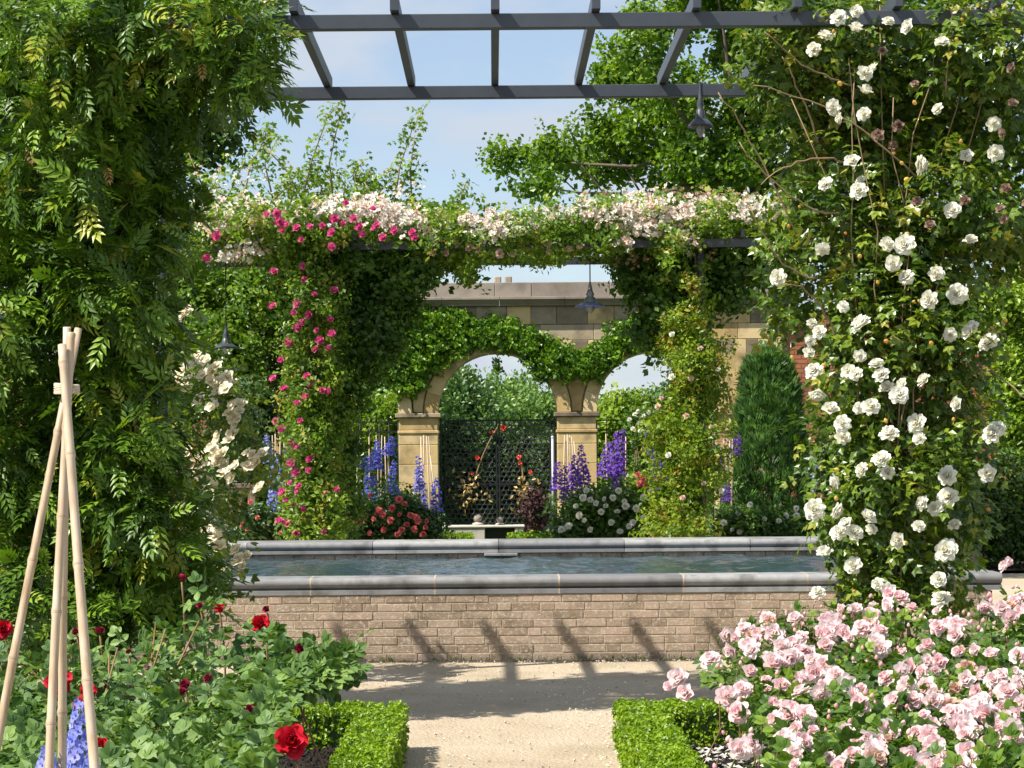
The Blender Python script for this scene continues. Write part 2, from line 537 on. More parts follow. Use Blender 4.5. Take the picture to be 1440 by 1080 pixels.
# ------------------------------------------------------------------ leaf and flower templates (tip along +y, face along +z)
def leaflet(L, W, base=(0, 0, 0), ang=0.0, fold=.25, droop=.12, fine=False, tiny=False):
    if tiny:
        return np.array([(0, 0, 0), (-W / 2, .45 * L, fold * W * .5), (0, L, -droop * L), (W / 2, .45 * L, fold * W * .5)]), np.array([(0, 2, 1), (0, 3, 2)])
    st = [(0, 0), (.22, .75), (.5, 1.0), (.78, .66), (1, 0)] if fine else [(0, 0), (.42, 1.0), (1, 0)]
    v, f = [], []
    ca, sa = math.cos(ang), math.sin(ang)
    rows = []
    for t, wd in st:
        y, zc = t * L, -droop * L * t * t
        if wd == 0:
            rows.append([len(v)])
            v.append((0, y, zc))
        else:
            rows.append([len(v), len(v) + 1, len(v) + 2])
            h = wd * W / 2
            v += [(-h, y, zc + fold * h), (0, y * 1.03, zc), (h, y, zc + fold * h)]
    for a, b in zip(rows[:-1], rows[1:]):
        if len(a) == 1:
            f += [(a[0], b[1], b[0]), (a[0], b[2], b[1])]
        elif len(b) == 1:
            f += [(a[0], a[1], b[0]), (a[1], a[2], b[0])]
        else:
            f += [(a[0], a[1], b[1]), (a[0], b[1], b[0]), (a[1], a[2], b[2]), (a[1], b[2], b[1])]
    v = [(x * ca - y * sa + base[0], x * sa + y * ca + base[1], z + base[2]) for x, y, z in v]
    return np.array(v), np.array(f)


def join(parts):
    V, F, o = [], [], 0
    for v, f in parts:
        V.append(v)
        F.append(np.array(f) + o)
        o += len(v)
    return np.concatenate(V), np.concatenate(F)


def pinnate(n_pairs, R, L, W, fine=False, arch=.25, ang=1.0):
    ps = []
    for k in range(n_pairs):
        t = .25 + .7 * k / max(n_pairs - 1, 1)
        s = .8 + .25 * math.sin(PI * t)
        for sgn in (-1, 1):
            ps.append(leaflet(L * s, W * s, (0, t * R, -arch * R * t * t), sgn * ang * (1.1 - .35 * t), fine=fine, droop=.2))
    ps.append(leaflet(L, W, (0, R, -arch * R), 0, fine=fine, droop=.2))
    r = .0016
    ps.append((np.array([(-r, 0, 0), (r, 0, 0), (0, R * .55, -arch * R * .3), (0, R, -arch * R)]), np.array([(0, 1, 2), (0, 2, 3)])))
    return join(ps)


def clump(n, rad, L, W, seed, tiny=True):
    r = np.random.default_rng(seed)
    ps = []
    for _ in range(n):
        v, f = leaflet(L, W, tiny=tiny)
        d = r.normal(size=3)
        d /= np.linalg.norm(d)
        t = r.normal(size=3)
        nrm = np.array([0, 0, 1.]) + r.normal(size=3) * .6
        R_ = frames(t[None], nrm[None])[0]
        ps.append((v @ R_.T + d * rad * r.random() ** .5, f))
    return join(ps)


def frames(tip, nrm):
    y = tip / (np.linalg.norm(tip, axis=1, keepdims=True) + 1e-9)
    x = np.cross(y, nrm)
    x /= (np.linalg.norm(x, axis=1, keepdims=True) + 1e-9)
    z = np.cross(x, y)
    return np.stack([x, y, z], axis=2)


def scatter(T, pos, R, s, tint=None):
    V, F = T
    n, k = len(pos), len(V)
    if tint is None:
        tint = rng.random(n)
    W = np.einsum('nij,kj->nki', R, V) * s[:, None, None] + pos[:, None, :]
    FF = F[None] + (np.arange(n) * k)[:, None, None]
    return W.reshape(-1, 3), FF.reshape(-1, 3), np.repeat(tint, k)


def petal(L, W, az, t0, t1, r0, z0, cup, nu=3, nv=3, notch=0.0):
    v = []
    y = z = 0.0
    steps = []
    for j in range(nv):
        t = j / (nv - 1)
        if j:
            th = t0 + (t1 - t0) * (t - .5 / (nv - 1))
            y += L / (nv - 1) * math.sin(th)
            z += L / (nv - 1) * math.cos(th)
        steps.append((t, y, z))
    for t, yy, zz in steps:
        wd = W * (.35 + .65 * math.sin(PI * min(.25 + .62 * t, 1)))
        for i in range(nu):
            u = -1 + 2 * i / (nu - 1)
            rr = r0 + yy - cup * u * u * W * (.4 + .6 * t) - notch * L * (t == 1) * (1 - abs(u)) * .5
            v.append((u * wd / 2, rr, z0 + zz + .12 * W * abs(u) * t))
    f = []
    for j in range(nv - 1):
        for i in range(nu - 1):
            a = j * nu + i
            f += [(a, a + 1, a + nu + 1), (a, a + nu + 1, a + nu)]
    ca, sa = math.cos(az), math.sin(az)
    v = [(x * ca - y_ * sa, x * sa + y_ * ca, z_) for x, y_, z_ in v]
    return np.array(v), np.array(f)


def bloom(rings, seed, nu=3, nv=3):
    """flower opening along +z, about 1 unit across"""
    r = random.Random(seed)
    ps = []
    for n, L, W, t0, t1, r0, z0, cup in rings:
        o = r.random() * 6
        for k in range(n):
            q = 1 + (r.random() - .5) * .22
            e = (r.random() - .5) * .25
            ps.append(petal(L * q, W * q, o + 2 * PI * k / n + (r.random() - .5) * .3, t0 + e, t1 + e, r0, z0, cup, nu, nv))
    V, F = join(ps)
    return V, F


DOUBLE = [(7, .44, .40, 1.25, 1.8, .05, -.04, .14), (7, .42, .38, .95, 1.5, .05, 0, .16), (6, .37, .35, .7, 1.2, .05, .05, .2), (6, .31, .31, .42, .9, .045, .09, .24),
          (5, .25, .27, .2, .55, .035, .13, .28), (4, .19, .21, -.05, .2, .02, .15, .3)]
CUPPED = [(5, .48, .50, .9, 1.35, .04, -.04, .2), (5, .44, .48, .55, .95, .05, 0, .26), (5, .38, .40, .3, .6, .05, .03, .32),
          (4, .32, .30, .1, .3, .04, .06, .38), (3, .26, .22, -.1, .05, .025, .08, .4)]
SINGLE = [(5, .5, .5, 1.15, 1.5, .02, 0, .12), (5, .36, .38, .8, 1.25, .02, .03, .15)]
SMALL = [(5, .48, .48, 1.0, 1.5, .02, 0, .15), (4, .34, .36, .5, .9, .02, .04, .25), (3, .22, .25, .1, .3, .02, .06, .3)]


def bloom_meshes(key, mat, rings, n=3, nu=3, nv=3):
    out = []
    for i in range(n):
        V, F = bloom(rings, hash(key) % 1000 + i if False else sum(map(ord, key)) + i, nu, nv)
        tint = np.repeat(rng.random(len(V) // (nu * nv)) * .5, nu * nv)
        out.append(mesh_np(key, V, F, tint, True, mat))
    return out


def bud_mesh(key, mat):
    m = MB()
    m.lathe((0, 0, 0), [(.0, -.1), (.2, 0), (.27, .2), (.22, .42), (.1, .6), (0, .66)], 7)
    me = m.mesh(key, mat)
    return me


def axis_frame(ax):
    z = Vector(ax).normalized()
    return z.to_track_quat('Z', 'Y').to_matrix() @ Matrix.Rotation(random.random() * 6.28, 3, 'Z')


def place_flower(name, me, parent, pos, axis, size):
    return put(name, me, parent, None, Matrix.Translation(pos) @ (axis_frame(axis) @ Matrix.Diagonal((size,) * 3)).to_4x4())


CAM = Vector((0, 0, EYE))


def face_axis(pos, out=None, k=.7):
    a = (CAM - Vector(pos)).normalized() * k + Vector((-.25, -.1, .45))
    if out is not None:
        a += Vector(out) * .5
    return a + Vector(rng.normal(size=3)) * .28


def blobs_px(lst):
    """(px, py, rx_px, ry_px, distance, depth radius) -> centres and radii in metres"""
    c, r = [], []
    for px, py, rx, ry, d, rd in lst:
        c.append(P(px, py, d))
        r.append((rx * mpp(d), rd, ry * mpp(d)))
    return np.array(c), np.array(r)


def sample(c, r, n, shell=.45, jitter=.06, k=6):
    """points with outward directions: clumps on the shells of ellipsoids, then leaves round each clump"""
    wgt = (r[:, 0] * r[:, 2] + r[:, 0] * r[:, 1] + r[:, 1] * r[:, 2])
    m = max(1, n // k)
    i = rng.choice(len(c), m, p=wgt / wgt.sum())
    u = rng.normal(size=(m, 3))
    u /= np.linalg.norm(u, axis=1, keepdims=True)
    rf = shell + (1 - shell) * rng.random(m) ** .6
    p = c[i] + u * r[i] * rf[:, None]
    o = u / r[i]
    o /= np.linalg.norm(o, axis=1, keepdims=True)
    p = np.repeat(p, k, 0)
    o = np.repeat(o, k, 0)
    g = rng.normal(size=p.shape)
    p = p + g * jitter
    o = o + g * .35
    o /= np.linalg.norm(o, axis=1, keepdims=True)
    return p, o


def leaf_frames(o, droop=.5, spread=.4, up=.6, side=(0, 0, 0)):
    n = len(o)
    tip = o * .7 + np.array([0, 0, -droop]) + np.array(side) + rng.normal(size=(n, 3)) * spread
    nrm = o * .7 + np.array([0, 0, up]) + rng.normal(size=(n, 3)) * .3
    return frames(tip, nrm)


def foliage(parent, T, mat, p, o, size, n_leaf=0, leaf_name='leaf', droop=.5, spread=.4, up=.6, svar=.3, name='foliage'):
    """leaves of a plant: those nearest the camera as leaf objects, the rest as one mesh"""
    keep = p[:, 2] > 0.02
    p, o = p[keep], o[keep]
    R = leaf_frames(o, droop, spread, up)
    s = size * (1 + (rng.random(len(p)) - .5) * 2 * svar)
    tint = rng.random(len(p))
    rest = np.ones(len(p), bool)
    if n_leaf:
        depth = p[:, 1] - .35 * (-o[:, 1])
        u = p[:, 0] / p[:, 1] * F_PX + VX
        v = VY - (p[:, 2] - EYE) / p[:, 1] * F_PX
        seen = (u > 0) & (u < 1440) & (v > 0) & (v < 1080)
        cell = np.floor(u / 26).astype(int) * 1000 + np.floor(v / 26).astype(int)
        order = np.argsort(depth + np.where(seen, 0, 1e3))
        used, pick = set(), []
        for i in order:
            if not seen[i]:
                break
            if cell[i] not in used:
                used.add(cell[i])
                pick.append(i)
        if len(pick) > n_leaf:
            random.shuffle(pick)
            pick = pick[:n_leaf]
        me = [mesh_np(leaf_name, T[0], T[1], np.full(len(T[0]), t), False, mat) for t in (0., .35, .7)]
        for j, i in enumerate(pick):
            Mx = Matrix([list(R[i][0] * s[i]) + [p[i][0]], list(R[i][1] * s[i]) + [p[i][1]], list(R[i][2] * s[i]) + [p[i][2]], [0, 0, 0, 1]])
            put(leaf_name, me[j % 3], parent, None, Mx)
        rest[pick] = False
    V, F, t = scatter(T, p[rest], R[rest], s[rest], tint[rest])
    return put(name, mesh_np(name, V, F, t, False, mat), parent, None, None, 'stuff')


T_WIST = pinnate(4, .15, .072, .026, arch=.35, ang=.8)
T_ROSE = pinnate(2, .075, .05, .033, arch=.2, ang=1.15)
T_ROSE_FINE = pinnate(2, .085, .066, .046, fine=True, arch=.2, ang=1.15)
T_CLUMP = clump(9, .24, .16, .13, 3)
T_CLUMP2 = clump(16, .5, .19, .15, 5)
T_SMALL = clump(8, .10, .075, .05, 8)
T_BOX = clump(7, .022, .020, .013, 9)
T_IVY = clump(6, .11, .115, .09, 4)
T_YEW = join([leaflet(.11, .016, (random.uniform(-.02, .02), 0, random.uniform(-.02, .02)), a, fold=.1, droop=.05) for a in (-.5, -.3, -.12, .08, .25, .45)])


def canes(parent, lst, mat, r=.006, name='cane', n=5):
    for pts in lst:
        MB().tube(pts, [r * (1 - .5 * i / len(pts)) for i in range(len(pts))], n).put(name, mat, parent)


def bez(a, b, sag=(0, 0, 0), n=6, wob=.0):
    a, b, s = Vector(a), Vector(b), Vector(sag)
    out = []
    for i in range(n + 1):
        t = i / n
        q = a.lerp(b, t) + s * (4 * t * (1 - t))
        if wob and 0 < i < n:
            q += Vector(rng.normal(size=3)) * wob
        out.append(q)
    return out


# ------------------------------------------------------------------ ground, path, beds
D = 15.975          # front face of the pool's brick wall
POOL_X = 3.86
gm = MB()
ys = [-6, 42, 52, 80, 96, 250, 1800]
zs = [-.02, -.02, -1.2, -7.6, -8, -8, -8]
for i in range(len(ys) - 1):
    gm.add([(-900, ys[i], zs[i]), (900, ys[i], zs[i]), (900, ys[i + 1], zs[i + 1]), (-900, ys[i + 1], zs[i + 1])], [(0, 1, 2, 3)])
structure(gm.put('ground', M['grass']))
pm = MB()
nx, ny = 60, 40
gx, gy = np.linspace(-9, 9, nx), np.linspace(-3, 26.9, ny)
V = [(x, y, .006 * math.sin(x * 2.1 + y) * math.sin(y * 1.7)) for y in gy for x in gx]
pm.add(V, [(j * nx + i, j * nx + i + 1, (j + 1) * nx + i + 1, (j + 1) * nx + i) for j in range(ny - 1) for i in range(nx - 1)], True)
structure(pm.put('path', M['path']))
HB = 11.22          # back of the box hedges
HXL, HXR = -.49, .655


def bed(name, x0, x1, y0, y1, z=.03):
    m = MB()
    n = 24
    m.add([(x0 + (x1 - x0) * i / n, y0 + (y1 - y0) * j / n, z + random.uniform(-.012, .02)) for j in range(n + 1) for i in range(n + 1)],
          [(j * (n + 1) + i, j * (n + 1) + i + 1, (j + 1) * (n + 1) + i + 1, (j + 1) * (n + 1) + i) for j in range(n) for i in range(n)], True)
    return structure(m.put(name, M['soil']))


bed('soil_bed', HXR + .1, 4.2, 3.3, HB - .12)
bed('soil_bed', -4.2, HXL - .1, 2.2, HB - .12)
bed('soil_bed', -5, -1.0, 27.0, 36.8)
bed('soil_bed', 1.15, 8, 27.0, 36.8)
bed('soil_bed', 1.7, 3.3, 11.5, 14.3)
bed('soil_bed', -3.4, -1.6, 11.5, 14.3)

# petals and leaf litter on the path
n = 420
pos = np.column_stack([rng.uniform(-1.6, 1.9, n), rng.uniform(9.6, 15.9, n), np.full(n, .014)])
near = rng.random(n) < .35
pos[near, 0] = HXR - np.abs(rng.normal(0, .12, near.sum()))
R = frames(rng.normal(size=(n, 3)) * [1, 1, .1], np.array([[0, 0, 1.]]) + rng.normal(size=(n, 3)) * .3)
V, F, t = scatter(leaflet(.022, .018), pos, R, rng.uniform(.4, 1.2, n))
tag(put('petal_litter', mesh_np('petal_litter', V, F, t, False, M['cream'])), 'fallen cream petals scattered on the sandy path', 'petals', kind='stuff')
n = 260
pos = np.column_stack([rng.uniform(HXR + .25, HXR + .95, n), rng.uniform(9.7, 10.8, n), np.full(n, .06)])
R = frames(rng.normal(size=(n, 3)) * [1, 1, .2], np.array([[0, 0, 1.]]) + rng.normal(size=(n, 3)) * .4)
V, F, t = scatter(leaflet(.045, .036), pos, R, rng.uniform(.5, 1.2, n))
tag(put('petal_litter', mesh_np('petal_litter', V, F, t, False, M['white'])), 'white fallen petals lying on dark soil inside the hedge', 'petals', kind='stuff')

n = 1700
octa = (np.array([(1, 0, 0), (-1, 0, 0), (0, 1, 0), (0, -1, 0), (0, 0, .7), (0, 0, -.7)], float), np.array([(0, 2, 4), (2, 1, 4), (1, 3, 4), (3, 0, 4), (2, 0, 5), (1, 2, 5), (3, 1, 5), (0, 3, 5)]))
pos = np.column_stack([rng.uniform(-2.2, 2.8, n), rng.uniform(9.6, 15.9, n), np.full(n, .010)])
e_ = rng.random(n) < .3
pos[e_, 1] = D - np.abs(rng.normal(0, .12, e_.sum()))
V, F, t = scatter(octa, pos, frames(rng.normal(size=(n, 3)), rng.normal(size=(n, 3))), rng.uniform(.003, .011, n))
tag(put('loose_gravel', mesh_np('loose_gravel', V, F, t, False, M['palestone'])), 'loose small stones scattered over the sandy path', 'gravel', kind='stuff')
n = 260
pos = np.column_stack([rng.uniform(-2.4, 2.8, n), D - np.abs(rng.normal(0, .03, n)) - .01, np.full(n, .008)])
V, F, t = scatter(leaflet(.05, .012), pos, frames(rng.normal(size=(n, 3)) * [.6, .6, .3] + [0, 0, .8], rng.normal(size=(n, 3))), rng.uniform(.4, 1.1, n))
tag(put('weeds', mesh_np('weeds', V, F, t, False, M['creeper'])), 'tiny green weeds along the foot of the brick wall', 'weeds', kind='stuff')

for x0, x1, lab in ((HXL - 1.0, HXL - .25, 'dark crumbly clods of soil beside the red roses'), (HXR + .25, HXR + 1.1, 'dark crumbly clods of soil under the pink roses')):
    n = 1500
    pos = np.column_stack([rng.uniform(x0, x1, n), rng.uniform(8.5, HB - .25, n), np.full(n, .045)])
    V, F, t = scatter(octa, pos, frames(rng.normal(size=(n, 3)), rng.normal(size=(n, 3))), rng.uniform(.006, .024, n))
    tag(put('soil_clods', mesh_np('soil_clods', V, F, t, False, M['soil'])), lab, 'soil', kind='stuff')

# ------------------------------------------------------------------ raised pool
pool = thing('raised_pool', 'raised rectangular garden pool with brick sides and grey stone rim', 'pool', (0, D, 0))
ZB, ZT = .525, .655            # underside and top of the coping
YB0, YB1 = 22.65, 23.2         # back coping
MB().box(-POOL_X + .012, POOL_X - .012, D + .0012, D + .26, 0, ZB).put('wall_core', M['mortar'], pool)
MB().box(-POOL_X + .012, POOL_X - .012, YB0 + .06, YB1 - .06, 0, ZB).put('wall_core', M['mortar'], pool)
for s in (-1, 1):
    MB().box(min(s * POOL_X - s * .012, s * (POOL_X - .26)), max(s * POOL_X - s * .012, s * (POOL_X - .26)), D + .26, YB0 + .06, 0, ZB).put('wall_core', M['mortar'], pool)
rest = MB()
CH = .065
for c in range(8):
    x = -POOL_X - random.random() * .1
    k = random.randint(0, 1)
    while x < POOL_X:
        L = .225 if (k % 2 == 0 or random.random() < .2) else .105
        L *= random.uniform(.94, 1.05)
        k += 1
        pr = random.uniform(.0, .005)
        x1 = min(x + L, POOL_X)
        z0 = c * CH + .005 + random.uniform(-.002, .002)
        m = MB() if -2.65 < x < 2.85 else rest
        m.box(max(x, -POOL_X), x1, D - pr, D + .06, z0, z0 + CH - .008 + random.uniform(-.002, .002), .0025)
        if m is not rest:
            m.put('brick', M['brick'], pool)
        x = x1 + .008
for s in (-1, 1):
    for c in range(8):
        y = D + .3
        while y < YB0 - .2:
            rest.box(min(s * POOL_X + s * .003, s * (POOL_X - .05)), max(s * POOL_X + s * .003, s * (POOL_X - .05)), y, y + .22, c * CH + .005, c * CH + CH - .006, .004)
            y += .231
rest.put('brickwork', M['brick'], pool, 'stuff')


def coping_prof2(y_out, y_in, r=.046):
    """bull-nosed outer edge over a small fillet"""
    s = 1 if y_in > y_out else -1
    p = []
    for a in range(0, 13):
        th = -PI / 2 + PI * a / 12
        p.append((y_out + s * (r - r * math.cos(th)), ZT - r + r * math.sin(th)))
    p += [(y_in - s * .015, ZT), (y_in, ZT - .015), (y_in, ZB), (y_out + s * .012, ZB), (y_out + s * .012, ZB + .034), (y_out + s * .045, ZB + .042)]
    return p


JX = [(435 + 175 * k - VX) * mpp(15.95) for k in range(-4, 9)]
pf = coping_prof2(D - .022, D + .33, .04)
pb = coping_prof2(YB0, YB1 + .05)
ends = [-POOL_X - .08] + [x for x in JX if -POOL_X + .2 < x < POOL_X - .2] + [POOL_X + .08]
for a, b in zip(ends[:-1], ends[1:]):
    MB().extrude_x(pf, a + .004, b - .004).put('coping_stone', M['bluestone'], pool)
JB = [(523 + 118 * 1.5 * k - VX) * mpp(22.65) for k in range(-3, 5)]
ends = [-POOL_X - .08] + [x for x in JB if -POOL_X + .2 < x < POOL_X - .2] + [POOL_X + .08]
for a, b in zip(ends[:-1], ends[1:]):
    MB().extrude_x(pb, a + .003, b - .003).put('coping_stone', M['bluestone'], pool)
for s in (-1, 1):
    y = D + .335
    while y < YB0 - .05:
        y1 = min(y + .94, YB0 - .003)
        x0, x1 = sorted((s * (POOL_X + .08), s * (POOL_X - .33)))
        MB().box(x0, x1, y, y1 - .006, ZB, ZT, .02).put('coping_stone', M['bluestone'], pool)
        y = y1
for x, y0, y1 in ((0, D + .004, D + .33), ):
    m = MB()
    for j in JX:
        if -POOL_X + .2 < j < POOL_X - .2:
            m = MB()
            m.extrude_x([(yy + (-.0015 if yy < D + .1 else 0), zz + .001 if zz > .6 else zz - .001) for yy, zz in pf], j - .007, j + .007)
            m.put('joint', M['mortar'], pool)
# back wall inside face
m = MB()
x = -POOL_X + .3
while x < POOL_X - .3:
    m.box(x, x + .215, YB0 + .045, YB0 + .09, ZB - .07, ZB - .008, .004)
    x += .226
m.put('inner_brickwork', M['brick'], pool, 'stuff')
a, b = P(681, 778, YB0).x, P(728, 778, YB0).x
MB().box(a, b, YB0 - .03, YB0 + .055, ZB - .035, ZB - .004, .006).put('spout_stone', M['bluestone'], pool)
nwx, nwy = 300, 230
gx, gy = np.meshgrid(np.linspace(-POOL_X + .2, POOL_X - .2, nwx), np.linspace(D + .2, YB0 + .1, nwy))
hz = np.zeros_like(gx)
for k in range(34):
    wl_, th_ = 10 ** rng.uniform(-.95, .1), rng.normal(.9, .9)
    hz += .0042 * wl_ ** .8 * np.sin((gx * math.cos(th_) + gy * math.sin(th_)) * 2 * PI / wl_ + rng.uniform(0, 6.28))
V = np.column_stack([gx.ravel(), gy.ravel(), .475 + hz.ravel()])
ii = (np.arange(nwy - 1)[:, None] * nwx + np.arange(nwx - 1)[None]).ravel()
structure(put('water', mesh_np('water', V, np.column_stack([ii, ii + 1, ii + nwx + 1, ii + nwx]), None, True, M['water'])))


# ------------------------------------------------------------------ pergolas
BX0, BX1 = -7.0, 7.5


def pergola(name, label, ys, ztop, bw, bh, rs, x_ref, cols, rw=.05, rh=.09, over=.13):
    base = thing(name, label, 'pergola', (0, ys[0], 0))
    for y in ys:
        MB().box(BX0, BX1, y, y + bw, ztop - bh, ztop, .004).put('beam', M['ironwork'], base)
    k0 = int((BX0 - x_ref) / rs) + 1
    x = x_ref + k0 * rs
    while x < BX1 - .05:
        MB().box(x - rw / 2, x + rw / 2, ys[0] - over, ys[1] + bw + over, ztop + .002, ztop + rh, .003).put('rafter', M['ironwork'], base)
        x += rs
    for x, y in cols:
        c = MB().tube([(x, y + bw / 2, 0), (x, y + bw / 2, ztop - bh)], .05, 8).put('column', M['ironwork'], base)
        MB().box(x - .09, x + .09, y + bw / 2 - .09, y + bw / 2 + .09, 0, .02).put('base_plate', M['ironwork'], c)
    return base


D1, D2 = 11.9, 14.22
ZP = P(694, 120, D2).z
RS = 118 * mpp(D2)
pergola('pergola', 'dark grey metal pergola bars with open rafters above the sandy path', (D1, D2), ZP, .07, .085, RS, P(696, 122, D2).x,
        [(-2.3, D2), (2.42, D2), (-2.45, 12.8), (2.42, 12.8)], over=.09)
E1, E2 = 24.7, 26.8
ZE = P(694, 338, E1).z
pergola('pergola', 'dark metal pergola smothered in rambling roses behind the pool', (E1, E2), ZE, .08, .10, RS, .1,
        [(-2.3, E1), (-2.3, E2), (2.5, E1), (2.5, E2)])

# ------------------------------------------------------------------ stone arcade
AY = 37.5
A = mpp(AY)
arc = thing('stone_arcade', 'old sandstone arcade with round arches, cornice and parapet behind the garden', 'arcade', (.08, AY, 0))
TH = .62
XC = .08
PITCH = 223 * A
RAD = 84 * A
SPR = P(700, 580, AY).z
z_par0, z_par1 = 4.47, 4.74
z_cor0 = 4.31
z_fr = 3.97
z_sp = 3.66
XL, XR = -5.1, 5.27
arches = [XC - PITCH, XC, XC + PITCH]
piers = [XC - 1.5 * PITCH, XC - .5 * PITCH, XC + .5 * PITCH, XC + 1.5 * PITCH]
PW = PITCH - 2 * RAD
# wall core above the springing with arch openings (recessed behind the blocks)
core = MB()
ZC = z_cor0


def strip(x0, x1, zlo0, zlo1):
    v = [(x0, AY + .02, zlo0), (x1, AY + .02, zlo1), (x1, AY + .02, ZC), (x0, AY + .02, ZC),
         (x0, AY + TH, zlo0), (x1, AY + TH, zlo1), (x1, AY + TH, ZC), (x0, AY + TH, ZC)]
    core.add(v, [(0, 1, 2, 3), (5, 4, 7, 6), (0, 4, 5, 1)])


NS = 20
for cx in arches:
    r = RAD + .05
    for i in range(NS):
        a0, a1 = PI - PI * i / NS, PI - PI * (i + 1) / NS
        strip(cx + r * math.cos(a0), cx + r * math.cos(a1), SPR + r * math.sin(a0), SPR + r * math.sin(a1))
for px_ in piers[1:-1]:
    strip(px_ - PW / 2 + .05, px_ + PW / 2 - .05, SPR, SPR)
core.put('wall_core', M['darkstone'], arc)
core = MB()
core.box(piers[3] - PW / 2 + .05, XR, AY + .02, AY + TH, 0, ZC)
core.box(XL, piers[0] + PW / 2 - .05, AY + .02, AY + TH, 0, ZC)
core.put('wall_core', M['darkstone'], arc)
# voussoirs
RW = 19 * A
for cx in arches:
    nv = 11
    for i in range(nv):
        a0, a1 = PI - PI * i / nv - .0015, PI - PI * (i + 1) / nv + .0015
        pr = random.uniform(0, .006)
        v = []
        for y in (AY - .07 - pr, AY + TH + .02):
            for rr in (RAD, RAD + RW):
                for a_ in (a0, (a0 + a1) / 2, a1):
                    v.append((cx + rr * math.cos(a_), y, SPR + rr * math.sin(a_)))
        f = [(0, 1, 4, 3), (1, 2, 5, 4), (9, 10, 7, 6), (10, 11, 8, 7), (0, 6, 7, 1), (1, 7, 8, 2), (3, 4, 10, 9), (4, 5, 11, 10), (0, 3, 9, 6), (2, 8, 11, 5)]
        MB().add(v, f).put('voussoir', M['sandstone'], arc)
# spandrel panels between the rings (lit stone tapering upward from each pier)
for px_ in piers:
    zt, n = SPR + 1.05, 8
    L_, R_ = [], []
    for i in range(n + 1):
        z = SPR + .02 + (zt - SPR - .02) * i / n
        h = z - SPR
        ro = RAD + RW + .03
        dx = math.sqrt(max(ro * ro - h * h, 0))
        x0 = px_ - PITCH / 2 + dx
        x1 = px_ + PITCH / 2 - dx
        if x1 - x0 < .06:
            x0, x1 = px_ - .03, px_ + .03
        L_.append((x0, z))
        R_.append((x1, z))
    for i in range(0, n, 4):
        e = .003
        m2 = MB()
        for j in range(i, i + 4):
            m2.add([(x, AY - .02, z) for x, z in (L_[j], R_[j], R_[j + 1], L_[j + 1])] + [(x, AY + .05, z) for x, z in (L_[j], R_[j], R_[j + 1], L_[j + 1])], [(0, 1, 2, 3), (1, 5, 6, 2), (3, 7, 4, 0)])
        m2.put('spandrel_stone', M['sandstone'], arc)


def course(z0, z1, x0, x1, y0, mats, lens, name, skip=None, c=.008):
    x = x0
    while x < x1 - .01:
        L = random.choice(lens) * random.uniform(.9, 1.1)
        b = min(x + L, x1)
        if x1 - b < .15:
            b = x1
        if not skip or not skip(x, b):
            MB().box(x + .003, b - .003, y0 - random.uniform(0, .006), AY + .1, z0 + .003, z1 - .003, c).put(name, M[random.choice(mats)], arc)
        x = b


course(z_par0, z_par1, XL - .1, XR + .1, AY - .08, ['parapet'], [.9, 1.1, .7, 1.3], 'parapet_stone')
MB().box(XL - .1, XR + .1, AY + .101, AY + TH + .08, z_par0 + .003, z_par1 - .01).put('parapet_back', M['parapet'], arc)
x = XL - .2
while x < XR + .2:
    b = min(x + random.uniform(1.0, 1.5), XR + .2)
    MB().extrude_x([(AY - .24, z_par0 - .01), (AY - .24, z_par0 - .05), (AY - .20, z_par0 - .06), (AY - .12, z_cor0 + .03), (AY - .10, z_cor0), (AY + TH, z_cor0), (AY + TH, z_par0 - .001), (AY - .2, z_par0 - .001)],
                   x + .003, b - .003).put('cornice_stone', M['parapet'], arc)
    x = b
course(z_fr, z_cor0, XL, XR, AY - .02, ['darkstone', 'darkstone', 'sandstone'], [.45, .6, .75], 'frieze_stone')


def over_arch(z):
    def f(a, b):
        for cx in arches:
            ro = RAD + RW + .02
            h = z - SPR
            if h < ro:
                d = math.sqrt(ro * ro - h * h)
                if b > cx - d and a < cx + d:
                    return True
        return False
    return f


course(z_sp + .02, z_fr, XL, XR, AY - .012, ['sandstone', 'sandstone', 'darkstone'], [.5, .7, .9], 'wall_stone', over_arch(z_sp + .02))
course(3.36, z_sp + .02, XL, XR, AY - .012, ['sandstone', 'darkstone'], [.22, .3], 'wall_stone', over_arch(3.36))
for z in np.arange(0.0, 3.3, .37):
    course(z, min(z + .37, 3.36), piers[3] + PW / 2 - .03, XR, AY - .012, ['sandstone', 'sandstone', 'darkstone'], [.3, .45], 'wall_stone', (over_arch(z + .2) if z > 2 else None))
for k in (700, 715):
    q = P(k, 398, AY)
    MB().box(q.x - .065, q.x + .065, AY + .1, AY + .25, z_par1 - .005, z_par1 + .13, .02).put('chimney_stub', M['parapet'], arc)
# piers with capitals
for px_ in piers:
    pier = MB().box(px_ - PW / 2 + .02, px_ + PW / 2 - .02, AY, AY + TH, 0, 2.02).put('pier_core', M['sandstone'], arc)
    z = 0
    while z < 1.98:
        h = min(.36, 2.0 - z)
        MB().box(px_ - PW / 2, px_ + PW / 2, AY - .03, AY + TH + .02, z + .003, z + h - .003, .008).put('pier_stone', M['sandstone'], pier)
        z += h
    cap = MB().box(px_ - PW / 2 - .02, px_ + PW / 2 + .02, AY - .05, AY + TH + .05, 2.0, 2.06, .012).put('capital', M['sandstone'], arc)
    MB().box(px_ - PW / 2 + .005, px_ + PW / 2 - .005, AY - .04, AY + TH + .03, 2.062, 2.29, .01).put('capital_neck', M['sandstone'], cap)
    MB().box(px_ - PW / 2 - .06, px_ + PW / 2 + .06, AY - .10, AY + TH + .08, 2.292, SPR - .004, .012).put('abacus', M['darkstone'], cap)

# brick garden walls either side
M['redbrick'] = stone_mat('red_brick', [(0, (.26, .09, .045)), (.5, (.42, .15, .07)), (1, (.52, .22, .11))], stain_amt=.4, scale=2, bump=.4)


